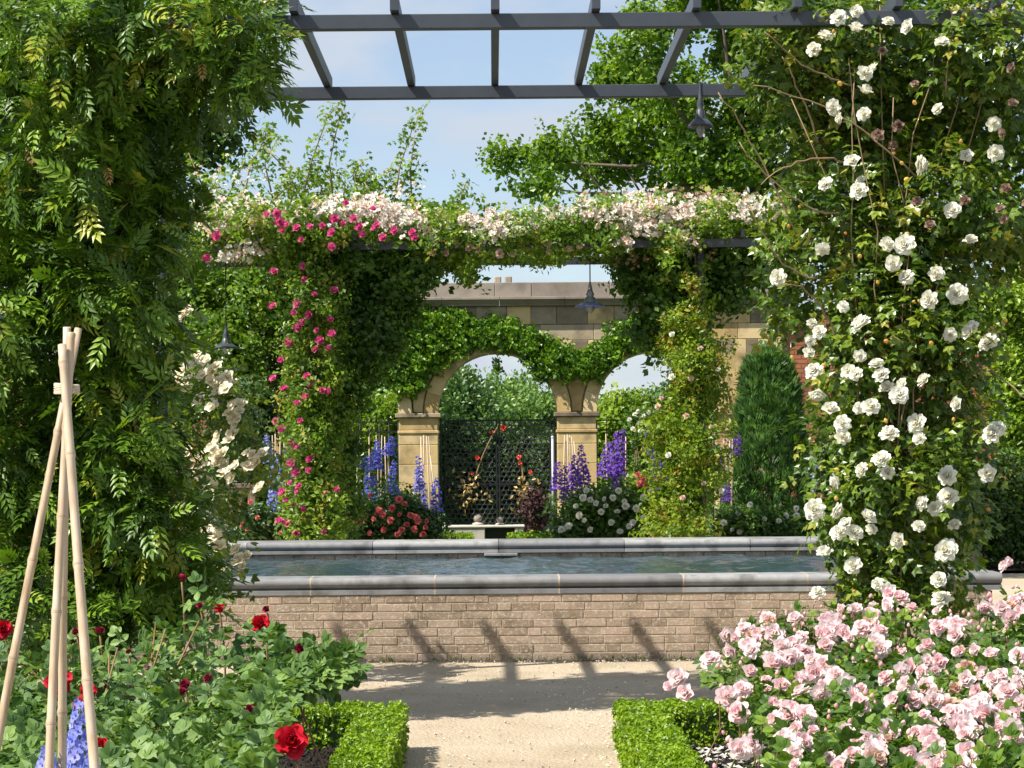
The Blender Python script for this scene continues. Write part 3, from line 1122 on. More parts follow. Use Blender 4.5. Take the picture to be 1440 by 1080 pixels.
def brick_wall(label, x0, x1, zt, step=(.24, .085)):
    t = thing('brick_wall', label, 'wall', ((x0 + x1) / 2, AY + .1, 0))
    MB().box(x0, x1, AY + .1, AY + .4, 0, zt).put('wall_core', M['mortar'], t)
    m = MB()
    z, k = 0, 0
    while z < zt - .05:
        x = x0 + (k % 2) * step[0] / 2
        while x < x1 - .05:
            m.box(x, min(x + step[0] - .014, x1), AY + .09 - random.uniform(0, .008), AY + .12, z, z + step[1] - .014)
            x += step[0]
        z += step[1]
        k += 1
    m.put('brickwork', M['redbrick'], t, 'stuff')
    MB().box(x0, x1, AY + .03, AY + .47, zt, zt + .07, .015).put('coping', M['parapet'], t)


brick_wall('red brick garden wall glimpsed beyond the white climbing rose', XR + .01, 12.5, 4.15)
brick_wall('red brick garden wall hidden behind leafy trees and wisteria', -12.5, XL - .01, 3.2)

# ------------------------------------------------------------------ iron gate
GY = AY + .3
gx0, gx1 = piers[1] + PW / 2 + .01, piers[2] - PW / 2 - .01
gate = thing('iron_gate', 'openwork iron gate with gilded leaves and red flowers under the middle arch', 'gate', ((gx0 + gx1) / 2, GY, 0))
gz1 = P(700, 590, GY).z
mid = (gx0 + gx1) / 2
for a, b in ((gx0 + .1, mid - .01), (mid + .01, gx1 - .1)):
    fr = MB()
    for z in (.06, 1.05, gz1 - .03):
        fr.box(a, b, GY, GY + .03, z, z + .03)
    for x in (a, b - .03):
        fr.box(x, x + .03, GY + .001, GY + .029, .06, gz1)
    leaf = fr.put('gate_leaf', M['blackiron'], gate)
    lat = MB()
    st = .098
    k = 0
    z = .14
    while z < gz1 - .06:
        x = a + .05 + (k % 2) * st / 2
        while x < b - .05:
            rr = .047
            pts = [(x + rr * math.cos(t), GY + .015 + random.uniform(-.004, .004), z + rr * math.sin(t)) for t in np.linspace(0, 2 * PI, 9)]
            lat.tube(pts, .009, 3, False)
            x += st
        z += st * .87
        k += 1
    lat.put('scrollwork', M['gateiron'], leaf, 'stuff')
for x in (gx0 + .02, gx1 - .05):
    MB().box(x, x + .03, GY, GY + .03, 0, gz1 + .12).put('gate_post', M['blackiron'], gate)
for cx, cz, sx in ((660, 690, 1), (738, 695, -1)):
    n = 90
    c = P(cx, cz, GY)
    pos = np.array(c) + rng.normal(size=(n, 3)) * [.13, .01, .16] + [0, -.04, 0]
    tip = rng.normal(size=(n, 3)) * [1, .3, 1]
    R = frames(tip, np.array([[0, -1., .2]]) + rng.normal(size=(n, 3)) * .4)
    V, F, t = scatter(leaflet(.095, .05), pos, R, rng.uniform(.6, 1.2, n))
    put('gilded_leaves', mesh_np('gilded_leaves', V, F, t, False, M['gold']), gate, None, None, 'stuff')
MB().tube(bez(P(668, 675, GY - .04), P(700, 600, GY - .04), (-.05, 0, 0)), .014, 5).put('gilded_stem', M['gold'], gate)
MB().tube(bez(P(735, 680, GY - .04), P(729, 640, GY - .04), (.03, 0, 0)), .014, 5).put('gilded_stem', M['gold'], gate)
RB = bloom_meshes('iron_rose', petal_mat('red_enamel', [(0, (.62, .03, .02)), (1, (.78, .08, .05))], 0), SMALL, 2)
for i, (x, y, s) in enumerate(((707, 602, .13), (691, 608, .08), (671, 644, .10), (730, 643, .10), (731, 652, .08), (746, 664, .08), (664, 666, .06))):
    place_flower('iron_rose', RB[i % 2], gate, P(x, y, GY - .05), (random.uniform(-.5, .5), -1, .3), s)
for px_, lab in ((arches[0], 'plain black iron screen under the arch beside the pink climbing rose'), (arches[2], 'plain black iron screen under the arch beside the golden climber')):
    t = thing('iron_screen', lab, 'screen', (px_, GY, 0))
    a, b = px_ - RAD + .02, px_ + RAD - .02
    for z in (.1, gz1 - .22, gz1 - .04):
        MB().box(a, b, GY, GY + .025, z, z + .025).put('rail', M['blackiron'], t)
    for i in range(13):
        x = a + (b - a) * i / 12
        rad = .014 if i in (0, 12) else .008
        MB().tube([(x, GY + .012, 0), (x, GY + .012, gz1 - .02)], rad, 5).put('bar', M['blackiron'], t)

# pale post, ledge and rill stones behind the pool
q = P(777, 615, 33.7)
post = thing('metal_post', 'slim pale grey metal post standing before the iron gate', 'post', (q.x, q.y, 0))
MB().tube([(q.x, q.y, 0), (q.x, q.y, q.z)], .022, 10).put('post_shaft', M['steel'], post)
MB().box(q.x - .055, q.x + .055, q.y - .055, q.y + .055, -.005, .012).put('foot_plate', M['steel'], post)
MB().lathe((q.x, q.y, q.z), [(.026, -.01), (.026, .015), (0, .03)], 10).put('post_cap', M['steel'], post)
LY = 32.2
led = thing('stone_ledge', 'low pale stone ledge with a dark slot feeding the pool', 'ledge', (P(700, 740, LY).x, LY, 0))
zl = P(680, 739, LY).z
MB().box(P(622, 740, LY).x, P(738, 740, LY).x, LY, LY + .5, zl - .035, zl, .01).put('ledge_slab', M['palestone'], led)
a0, a1, a2, a3 = (P(k, 745, LY).x for k in (628, 682, 724, 736))
MB().box(a0, a1, LY + .02, LY + .45, 0, zl - .037, .01).put('ledge_pier', M['palestone'], led)
MB().box(a2, a3, LY + .02, LY + .45, 0, zl - .037, .01).put('ledge_pier', M['palestone'], led)
MB().box(a1, a2, LY + .3, LY + .44, 0, zl - .037).put('slot_back', M['blackiron'], led)
for k, lab in ((672, 'larger rounded stone ornament on a pale base on the ledge'), (703, 'small rounded tan ornament on the pale stone ledge')):
    q = P(k, 740, LY + .2)
    s = .95 if k == 672 else .75
    t = thing('stone_ornament', lab, 'ornament', (q.x, q.y, zl))
    MB().lathe((q.x, q.y, zl), [(.0, 0), (.10 * s, 0), (.09 * s, .03 * s), (.04 * s, .05 * s)], 14).put('ornament_base', M['palestone'], t)
    MB().lathe((q.x, q.y, zl + .05 * s), [(.035 * s, 0), (.065 * s, .03 * s), (.072 * s, .065 * s), (.055 * s, .105 * s), (.02 * s, .125 * s), (0, .128 * s)], 14).put('ornament_head', M['parapet'], t)


# ------------------------------------------------------------------ pendant lamps
def lamp(px, py, d, label, ztop, blue=True, s=1.0, zinc='lampgrey'):
    c = P(px, py, d)
    t = thing('pendant_lamp', label, 'lamp', c, 'pendant lamps hung from the pergolas')
    MB().lathe(c, [(.02, .012), (.12 * s, .02), (.20 * s, -.02), (.215 * s, -.035), (.2 * s, -.03), (.1 * s, .008), (.0, .006)], 22).put('lamp_shade', M['lampblue' if blue else zinc], t)
    MB().lathe(c, [(.085 * s, .021), (.07 * s, .08), (.045 * s, .10), (.06 * s, .12), (.035 * s, .17), (.02 * s, .24), (.01, .28)], 14).put('lamp_cap', M[zinc], t)
    MB().lathe(c, [(.06 * s, .004), (.065 * s, -.06), (.03 * s, -.10), (0, -.105)], 12).put('bulb_glass', M['lampgrey'], t)
    MB().tube([c + Vector((0, 0, .27)), Vector((c.x, c.y, ztop))], .008, 5).put('hanging_rod', M['blackiron'], t)


lamp(830, 428, E1 + .7, 'blue-rimmed pendant lamp hanging in front of the arcade cornice', ZE, True, .9)
lamp(1098, 444, E1 + .7, 'pendant lamp hanging above the clipped yew', ZE)
lamp(548, 368, E1 + .7, 'blue-rimmed pendant lamp tucked under the magenta climbing rose', ZE)
lamp(318, 486, E1 + .7, 'plain grey pendant lamp beside the cream climbing rose', ZE, False, .7, 'ironwork')
lamp(985, 172, D2 + .0, 'grey pendant lamp hanging from the open pergola against the sycamore', ZP - .09, False, .42, 'ironwork')


# ------------------------------------------------------------------ trees
def tree(name, label, base, blobs, n, T, mat, size, trunk_r, limbs=True, shell=.35, jit=.3, k=10, top=None, group=None, droop=.1):
    t = thing(name, label, 'tree', base, group)
    c, r = blobs
    cen = Vector(c.mean(axis=0))
    top = Vector(top) if top else Vector((base[0], base[1], cen.z))
    tr = MB().tube(bez(base, top, (trunk_r, 0, 0), 7, trunk_r * .15), [trunk_r * (1.25 - .8 * i / 7) for i in range(8)], 9).put('trunk', M['bark'], t)
    if limbs:
        for q in c:
            q = Vector(q)
            f = random.uniform(.45, .95)
            st = Vector(base).lerp(top, f)
            MB().tube(bez(st, q, (0, 0, -.06 * (q - st).length), 6, .04), [trunk_r * .24 * (1 - .85 * i / 6) for i in range(7)], 6).put('limb', M['bark'], t)
    p, o = sample(c, r, n, shell, jit, k)
    keep = p[:, 2] > base[2] + .1
    p, o = p[keep], o[keep]
    V, F, ti = scatter(T, p, leaf_frames(o, droop, .5, 1.0), size * rng.uniform(.7, 1.3, len(p)))
    put('crown', mesh_np('crown', V, F, ti, False, mat), t, None, None, 'stuff')
    return t


TD = 46.5
bl = [(735, 222, 50, 22), (775, 235, 45, 22), (805, 215, 55, 36), (850, 185, 40, 34), (880, 230, 60, 36), (925, 185, 60, 50), (890, 120, 50, 42),
      (900, 65, 48, 36), (940, 30, 50, 40), (985, 140, 75, 60), (1010, 225, 75, 42), (1085, 180, 75, 60), (1060, 80, 75, 50), (1150, 110, 85, 80),
      (1010, 20, 75, 40), (1100, 5, 80, 50), (1200, 20, 95, 80), (1260, 170, 100, 85), (1105, 250, 55, 25), (965, 262, 55, 20), (760, 262, 26, 9), (1190, 230, 70, 40), (1000, -60, 90, 60), (1130, -80, 110, 70)]
blb = blobs_px([(x, y, rx, ry * .7, TD + random.uniform(-3, 3), (rx + ry) * .5 * mpp(TD)) for x, y, rx, ry in bl])
bx = P(1085, 640, TD).x
tree('sycamore_tree', 'tall bright green sycamore spreading layered branches above the arcade', (bx, TD, -.8), blb, 8200, T_CLUMP, M['sycamore'], .8, .32, shell=.55, jit=.17, k=14,
     top=(bx - .5, TD, 9.5))

blb = blobs_px([(x, y, rx, ry, 32.0 + random.uniform(-.5, .5), .7) for x, y, rx, ry in
                [(300, 420, 70, 60), (370, 420, 70, 55), (430, 450, 50, 70), (290, 500, 60, 60), (360, 500, 45, 45), (250, 430, 60, 70), (520, 470, 40, 50), (480, 430, 50, 50), (420, 540, 40, 60), (240, 560, 60, 90), (530, 420, 40, 30)]])
tree('hornbeam_tree', 'bushy light green tree filling the space behind the magenta rose', (P(330, 640, 32.0).x, 32.0, 0), blb, 4400, T_SMALL, M['sycamore'], 1.25, .09, jit=.12, k=10, droop=.4)
blb = blobs_px([(x, y, rx, ry, 39.5 + random.uniform(-1, 1), .9) for x, y, rx, ry in
                [(300, 195, 38, 28), (250, 190, 50, 50), (170, 210, 60, 60), (80, 180, 80, 80), (20, 90, 70, 80), (130, 100, 90, 80), (230, 110, 60, 60), (30, 280, 60, 70), (180, 320, 60, 50)]])
tree('lime_tree', 'dark leaved tree glimpsed through the wisteria', (P(110, 640, 40).x, 40, -.1), blb, 2600, T_CLUMP, M['dark_shrub'], .95, .16, jit=.16, k=10)

# woodland beyond the gate: individual trees on the falling ground
wl = [(470, 560, 95, 62, 'b'), (560, 545, 55, 60, 'b'), (600, 530, 60, 60, 'b'), (655, 560, 55, 75, 'b'), (690, 560, 62, 68, 'a'), (735, 555, 55, 66, 'a'), (640, 540, 45, 45, 'a'), (770, 575, 45, 60, 'b'),
      (860, 585, 52, 55, 'a'), (905, 570, 50, 48, 'b'), (960, 570, 70, 60, 'b'), (1010, 585, 60, 60, 'a'), (820, 570, 40, 50, 'b')]

for i, (x, y, rx, ry, kd) in enumerate(wl):
    d = random.uniform(100, 135)
    y += 26
    ry *= .8
    bls = [(x, y, rx * .62, ry * .62)]
    for _ in range(11):
        a = random.uniform(0, 2 * PI)
        bls.append((x + rx * .62 * math.cos(a), y + ry * .6 * math.sin(a), rx * random.uniform(.22, .42), ry * random.uniform(.2, .38)))
    for yy in (y + ry, y + ry * 1.8):
        bls.append((x + random.uniform(-.3, .3) * rx, yy, rx * .95, ry * .6))
    blb = blobs_px([(a, b, c_, e, d + random.uniform(-2, 1), (c_ + e) * .5 * mpp(d)) for a, b, c_, e in bls])
    wh = 'behind the arch by the magenta rose' if x < 610 else 'beyond the iron gate' if x < 800 else 'beyond the arch by the golden climber'
    tree('woodland_tree', ('broad mid green' if kd == 'a' else 'darker green') + ' woodland tree ' + wh, (P(x, y, d).x, d, -8), blb, 1000, T_CLUMP2, M['wood_' + kd], 1.15 if kd == 'a' else 1.25, .25, limbs=False, shell=.6, jit=.35, k=8,
         group=('mid green' if kd == 'a' else 'dark') + ' woodland trees ' + wh)


def shrub(name, label, blobs, n, T, mat, size, base, jit=.08, k=8, cat='shrub', stems=5, shell=.4, droop=.2, group=None):
    t = thing(name, label, cat, base, group)
    c, r = blobs
    for i in range(stems):
        q = c[random.randrange(len(c))]
        b0 = Vector(base) + Vector((random.uniform(-.15, .15), random.uniform(-.1, .1), 0))
        MB().tube(bez(b0, q, (0, 0, .05), 5, .02), [.014, .013, .011, .009, .007, .005], 5).put('stem', M['cane'], t)
    p, o = sample(c, r, n, shell, jit, k)
    keep = p[:, 2] > .03
    p, o = p[keep], o[keep]
    V, F, ti = scatter(T, p, leaf_frames(o, droop, .5, .8), size * rng.uniform(.7, 1.3, len(p)))
    put('foliage', mesh_np('foliage', V, F, ti, False, mat), t, None, None, 'stuff')
    return t, c, r


def shrub_px(name, label, lst, d, rd, *a, **kw):
    b = blobs_px([(x, y, rx, ry, d + random.uniform(-.2, .2), rd) for x, y, rx, ry in lst])
    cx = float(b[0][:, 0].mean())
    return shrub(name, label, b, *a, base=(cx, d, 0), **kw)


shrub_px('sunlit_shrub', 'bright yellow-green shrub behind the blue delphiniums, seen past the pier', [(515, 610, 35, 50), (545, 600, 25, 45), (530, 680, 50, 60)], 39.8, .5, 1500, T_SMALL, M['shrub'], 1.3)
shrub_px('sunlit_shrub', 'leafy bright shrub beyond the arch beside the purple delphiniums', [(880, 590, 40, 45), (900, 650, 50, 60), (850, 640, 25, 60)], 41.2, .5, 1600, T_SMALL, M['shrub'], 1.4)
shrub_px('sunlit_shrub', 'tall yellow-green shrub against the red brick wall', [(1440, 430, 50, 60), (1435, 530, 45, 70), (1450, 620, 45, 70), (1400, 420, 25, 35), (1420, 600, 25, 50)], 33, .6, 2400, T_SMALL, M['shrub'], 1.2)
shrub_px('dark_shrub', 'dark rounded shrub behind the corner of the pool rim', [(1420, 700, 60, 60), (1460, 740, 60, 60), (1360, 720, 40, 50), (1430, 760, 60, 30)], 27.8, .5, 2000, T_SMALL, M['dark_shrub'], 1.1)
shrub_px('dark_shrub', 'dark shady shrub between the cream roses and the magenta rose', [(350, 590, 40, 60), (330, 690, 50, 70), (380, 700, 45, 60), (360, 740, 50, 30)], 30.6, .4, 2600, T_SMALL, M['dark_shrub'], 1.0)
shrub_px('dark_shrub', 'low dark shrub behind the coral roses', [(470, 690, 40, 70), (540, 720, 50, 40), (480, 740, 60, 30)], 30.9, .4, 1500, T_SMALL, M['dark_shrub'], .9)
shrub_px('dark_shrub', 'tall dark evergreen thicket close behind the iron gate', [(640, 660, 34, 70), (680, 665, 40, 65), (725, 665, 40, 62), (765, 670, 30, 60), (700, 730, 80, 30)], 42.5, .6, 2600, T_SMALL, M['dark_shrub'], 1.7)
shrub_px('red_leaved_shrub', 'small dark red leaved shrub before the gate', [(750, 722, 14, 22), (752, 700, 6, 12)], 35.4, .2, 160, T_SMALL, plain_mat('copper_leaf', (.05, .018, .018), .6), .9)
for k, px_, lab in ((0, 636, 'short clipped box edging before the blue delphinium stakes'), (1, 745, 'short clipped box edging before the white rose bush')):
    q = P(px_, 752, 29.2)
    t = thing('box_edging', lab, 'hedge', (q.x, q.y, 0))
    n = 1500
    p = np.column_stack([rng.uniform(q.x - .28, q.x + .28, n), rng.uniform(29.1, 29.6, n), rng.uniform(.1, .47, n)])
    V, F, ti = scatter(T_BOX, p, frames(rng.normal(size=(n, 3)), rng.normal(size=(n, 3)) + [0, -.5, 1]), rng.uniform(2, 3.2, n))
    put('foliage', mesh_np('foliage', V, F, ti, False, M['box']), t, None, None, 'stuff')

# yew topiary
YD = 30.0
yc = P(1082, 640, YD)
yew = thing('yew_topiary', 'dark green clipped yew cone standing behind the pool', 'topiary', (yc.x, YD, 0))
MB().tube([(yc.x, YD, 0), (yc.x, YD, 2.6)], [.07, .02], 7).put('trunk', M['bark'], yew)
n = 5600
ztop = P(1082, 497, YD).z
z = rng.random(n) ** .8 * ztop
prof = np.interp(z / ztop, [0, .25, .5, .75, .9, .97, 1], [.62, .66, .56, .43, .36, .25, .06])
th = rng.uniform(0, 2 * PI, n)
bump_ = 1 + .07 * np.sin(th * 5 + z * 6) + .05 * np.sin(th * 9 - z * 11)
rr = prof * bump_ * (1 - .35 * rng.random(n) ** 2)
p = np.column_stack([yc.x + rr * np.cos(th), YD + rr * np.sin(th), z])
o = np.column_stack([np.cos(th), np.sin(th), np.full(n, .35)])
tip = o * .55 + np.array([0, 0, 1.0]) + rng.normal(size=(n, 3)) * .35
V, F, ti = scatter(T_YEW, p, frames(tip, o + rng.normal(size=(n, 3)) * .5), rng.uniform(.8, 1.5, n))
put('foliage', mesh_np('foliage', V, F, ti, False, M['yew']), yew, None, None, 'stuff')

# timber bench behind the cream roses
bq = P(322, 750, 28.35)
bench = thing('timber_bench', 'brown slatted timber bench half hidden behind the cream roses', 'bench', (bq.x, 28.35, 0))
zt = P(322, 682, 28.35).z
for i in range(7):
    x = bq.x - .52 + i * .13
    MB().box(x, x + .05, 28.37, 28.39, .42, zt - .05).put('back_slat', M['timber'], bench)
for x in (bq.x - .62, bq.x + .3):
    MB().box(x, x + .07, 28.35, 28.42, 0, zt, .008).put('leg', M['timber'], bench)
    MB().box(x, x + .07, 27.9, 27.97, 0, .6, .008).put('leg', M['timber'], bench)
    MB().box(x + .005, x + .065, 27.87, 28.35, .6, .64).put('armrest', M['timber'], bench)
MB().box(bq.x - .55, bq.x + .3, 28.355, 28.405, zt - .05, zt + .02, .008).put('top_rail', M['timber'], bench)
for i in range(5):
    MB().box(bq.x - .55, bq.x + .3, 27.91 + i * .09, 27.98 + i * .09, .40, .425).put('seat_slat', M['timber'], bench)

# ------------------------------------------------------------------ creeper along the arches
cre = thing('arcade_creeper', 'bright green creeper draped over the tops of the stone arches', 'creeper', (XC, AY - .1, 0))
pth = [(545, 520), (565, 495), (590, 470), (620, 460), (650, 468), (690, 468), (725, 475), (755, 490), (780, 510), (810, 520), (835, 510), (860, 492), (890, 472), (915, 455), (600, 450), (640, 448), (575, 540), (560, 470), (700, 458), (740, 480), (790, 500), (880, 465), (580, 522), (600, 508), (625, 490), (655, 480), (690, 478), (728, 484), (758, 502), (776, 522), (548, 500), (850, 505), (870, 485)]
c, r = blobs_px([(x, y, 30, 14, AY - .12, .10) for x, y in pth])
p, o = sample(c, r, 5200, .3, .06, 6)
o = o + np.array([0, -.8, .2])
V, F, ti = scatter(T_IVY, p, leaf_frames(o, .4, .5, .4), rng.uniform(.45, .85, len(p)))
put('foliage', mesh_np('foliage', V, F, ti, False, M['creeper']), cre, None, None, 'stuff')
for a, b in zip(pth[:13], pth[1:14]):
    MB().tube(bez(P(a[0], a[1], AY - .09), P(b[0], b[1], AY - .09), (0, 0, .02)), .014, 5).put('stem', M['cane'], cre)
for (x, y, ln) in ((700, 505, .3), (560, 545, .25), (845, 525, .2)):
    q = P(x, y, AY - .12)
    n = 14
    p = np.array(q) + np.column_stack([rng.normal(0, .03, n), rng.normal(0, .03, n), -rng.random(n) * ln])
    V, F, ti = scatter(T_IVY, p, leaf_frames(np.tile([[0, -1., 0]], (n, 1)), .8), rng.uniform(.5, .8, n))
    put('trailing_shoot', mesh_np('trailing_shoot', V, F, ti, False, M['creeper']), cre, None, None, 'stuff')

# ------------------------------------------------------------------ roses over the far pergola
BL = {}
BL['magenta'] = bloom_meshes('magenta_bloom', M['magenta'], CUPPED, 3)
BL['blush'] = bloom_meshes('blush_bloom', M['blush'], DOUBLE, 3)
BL['white'] = bloom_meshes('white_bloom', M['white'], DOUBLE, 4)
BL['cream'] = bloom_meshes('cream_bloom', M['cream'], SMALL, 3, 4, 3)
BL['pink'] = bloom_meshes('pink_bloom', M['pink'], CUPPED, 4)
BL['pinkopen'] = bloom_meshes('pink_open_bloom', M['pink'], DOUBLE, 3)
BL['brownpink'] = bloom_meshes('fading_bloom', petal_mat('fading_pink_petal', [(0, (.70, .45, .36)), (1, (.80, .60, .48))]), DOUBLE, 3)
BL['whitecup'] = bloom_meshes('white_cup_bloom', M['white'], CUPPED, 2)
BL['coral'] = bloom_meshes('coral_bloom', M['coral'], DOUBLE, 2)
BL['wine'] = bloom_meshes('faded_bloom', M['wine'], CUPPED, 2)
BL['mauve'] = bloom_meshes('spent_bloom', M['mauve'], CUPPED, 2)
T_FL = bloom(SMALL, 11, 3, 2)
T_FL = (T_FL[0][:, [0, 1, 2]], T_FL[1])


def blossom_mass(parent, pts, size, mat, name='blossom'):
    n = len(pts)
    ax = np.array([[-.3, -1.0, .7]]) + rng.normal(size=(n, 3)) * .6
    ref = rng.normal(size=(n, 3))
    z = ax / np.linalg.norm(ax, axis=1, keepdims=True)
    x = np.cross(z, ref)
    x /= np.linalg.norm(x, axis=1, keepdims=True)
    R = np.stack([x, np.cross(z, x), z], axis=2)
    V, F, t = scatter(T_FL, pts, R, size * rng.uniform(.7, 1.25, n))
    put(name, mesh_np(name, V, F, t, True, mat), parent, None, None, 'stuff')


def px_points(lst, n, d0, d1):
    """random points: picks an ellipse (px, py, rx, ry) and a distance"""
    out = []
    wg = np.array([a[2] * a[3] for a in lst], float)
    for i in rng.choice(len(lst), n, p=wg / wg.sum()):
        x, y, rx, ry = lst[i]
        g = rng.normal(size=2) * .5
        out.append(P(x + rx * g[0], y + ry * g[1], rng.uniform(d0, d1)))
    return np.array(out)


def ramble(name, label, fol, n, mat, d0, d1, base, size=1.0, T=None, jit=.07, cat='climbing rose'):
    t = thing(name, label, cat, base)
    b = blobs_px([(x, y, rx, ry, random.uniform(d0, d1), (d1 - d0) * .5 + .1) for x, y, rx, ry in fol])
    p, o = sample(b[0], b[1], n, .25, jit, 5)
    V, F, ti = scatter(T or T_SMALL, p, leaf_frames(o, .35, .6, .6), size * rng.uniform(.6, 1.25, len(p)))
    put('foliage', mesh_np('foliage', V, F, ti, False, mat), t, None, None, 'stuff')
    return t


# white rambler on the beam, towards the magenta rose
wr = ramble('rambling_rose', 'white rambling rose with tall leafy shoots on the far pergola roof', [(x, y, 42, 24) for x in range(255, 640, 30) for y in (312, 330)] + [(x, 352, 40, 14) for x in range(270, 420, 35)],
            2500, M['rambler'], E1 + .0, E2 + .1, (-2.9, E1 + .6, 0))
blossom_mass(wr, px_points([(310, 310, 34, 26), (355, 300, 34, 22), (400, 305, 40, 16), (460, 295, 45, 18), (520, 295, 42, 18), (555, 305, 36, 22), (600, 320, 20, 16), (350, 350, 30, 12), (320, 360, 20, 10)], 1100, E1 - .55, E1 + .3), .085, M['rambler_white'])
blossom_mass(wr, px_points([(590, 263, 14, 12), (330, 250, 60, 30), (545, 270, 20, 12)], 60, E1, E1 + .5), .05, M['rambler_white'])
for pts in ([(420, 300), (437, 230), (460, 165), (482, 142)], [(470, 290), (463, 230), (475, 175), (484, 150)], [(553, 300), (562, 235), (580, 180), (598, 150)], [(580, 300), (577, 240), (583, 190)],
            [(340, 300), (350, 240), (372, 195), (375, 175)], [(385, 285), (372, 230), (390, 195)], [(300, 300), (280, 250), (265, 215)], [(645, 310), (648, 280), (655, 258)], [(505, 290), (498, 240), (510, 228)], [(430, 290), (400, 235), (365, 200)], [(530, 290), (525, 262), (520, 240)], [(310, 300), (330, 255), (345, 225)], [(450, 300), (452, 262), (440, 240)], [(480, 300), (485, 260), (470, 238)], [(365, 300), (405, 262), (420, 240)], [(515, 300), (540, 262), (550, 250)], [(270, 290), (300, 262), (310, 240)], [(395, 300), (415, 270), (400, 255)], [(490, 300), (520, 268), (512, 256)]):
    d = random.uniform(E1 + .2, E2 - .2)
    w3 = [P(x, y, d) for x, y in pts]
    MB().tube(w3, [.013 - .003 * i for i in range(len(w3))], 5).put('shoot', M['cane'], wr)
    n = int(15 * len(pts))
    tt = rng.random(n) * (len(w3) - 1)
    i = tt.astype(int)
    f = (tt - i)[:, None]
    wa = np.array(w3)
    p = wa[i] * (1 - f) + wa[i + 1] * f + rng.normal(size=(n, 3)) * .075
    o = rng.normal(size=(n, 3))
    o /= np.linalg.norm(o, axis=1, keepdims=True)
    V, F, ti = scatter(T_ROSE, p, leaf_frames(o, .5, .4, .4), rng.uniform(.9, 1.5, n))
    put('shoot_leaves', mesh_np('shoot_leaves', V, F, ti, False, M['rambler']), wr, None, None, 'stuff')

# blush rose in the middle of the beam
br = ramble('rambling_rose', 'blush pink rose trailing over the middle of the far pergola beam', [(x, y, 34, 20) for x in range(590, 810, 28) for y in (325, 345)] + [(640, 368, 40, 20), (665, 375, 22, 18), (610, 350, 28, 22), (760, 355, 26, 14)], 1500, M['rambler'], E1 - .1, E2 - .4, (-.4, E1 + .6, 0))
blossom_mass(br, px_points([(620, 315, 22, 14), (660, 310, 26, 12), (700, 312, 30, 14), (740, 318, 26, 12), (780, 305, 26, 14), (690, 330, 40, 12)], 380, E1 - .5, E1 + .2), .082, M['rambler_white'])
for i, (x, y) in enumerate([(612, 337), (640, 340), (600, 325), (660, 349), (608, 357), (628, 356), (703, 357), (722, 357), (771, 342), (785, 330), (595, 310), (622, 302), (700, 330), (625, 320), (800, 350), (690, 300), (687, 297), (815, 345), (772, 355), (745, 318), (672, 352)]):
    q = P(x, y, E1 - .22)
    place_flower('bloom', BL['blush'][i % 3], br, q, face_axis(q), random.uniform(.09, .13))

# white rambler over the right-hand half
rr_ = ramble('rambling_rose', 'white rambling rose heaped over the far pergola before the sycamore', [(x, y, 40, 22) for x in range(800, 1200, 28) for y in (308, 326)] + [(x, 345, 36, 16) for x in range(830, 1010, 30)] + [(900, 370, 30, 25), (940, 380, 30, 25), (1260 + 0, 320, 60, 25), (1330, 320, 60, 25), (1400, 330, 60, 28), (1450, 340, 50, 30)],
             3400, M['rambler'], E1 - .05, E2, (1.6, E1 + .6, 0))
blossom_mass(rr_, px_points([(830, 298, 34, 18), (870, 300, 40, 18), (910, 290, 40, 20), (940, 305, 40, 16), (990, 295, 46, 18), (1050, 295, 46, 18), (1100, 295, 46, 18), (1145, 300, 40, 18), (900, 320, 40, 14), (960, 335, 22, 14), (880, 340, 16, 12), (1400, 320, 50, 20), (1390, 350, 16, 12)], 1550, E1 - .55, E1 + .3), .088, M['rambler_white'])
blossom_mass(rr_, px_points([(960, 275, 50, 12), (1000, 272, 40, 12), (850, 275, 22, 10), (1060, 280, 40, 10), (980, 300, 60, 14), (890, 365, 40, 14), (1000, 360, 14, 10)], 260, E1, E1 + .6), .055, M['brownish'], 'spent_blossom')

# magenta climber on the pergola column
mr_ = ramble('climbing_rose', 'magenta climbing rose covering the far pergola column beside the delphiniums',
             [(430, y, 38, 22) for y in range(345, 760, 18)] + [(455, y, 34, 22) for y in range(350, 760, 26)] + [(x, 330, 34, 15) for x in range(400, 600, 28)],
             3600, M['rambler'], E1 - .35, E1 + .15, (-2.3, E1, 0), .8)
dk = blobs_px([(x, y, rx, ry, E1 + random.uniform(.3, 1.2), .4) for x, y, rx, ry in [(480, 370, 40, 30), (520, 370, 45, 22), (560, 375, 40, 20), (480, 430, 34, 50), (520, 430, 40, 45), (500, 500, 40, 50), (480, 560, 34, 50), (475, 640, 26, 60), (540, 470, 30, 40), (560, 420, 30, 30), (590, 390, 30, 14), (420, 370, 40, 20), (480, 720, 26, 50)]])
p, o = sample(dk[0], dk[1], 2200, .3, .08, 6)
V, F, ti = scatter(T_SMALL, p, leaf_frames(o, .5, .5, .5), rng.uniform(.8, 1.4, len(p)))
put('foliage', mesh_np('foliage', V, F, ti, False, M['rambler_dark']), mr_, None, None, 'stuff')
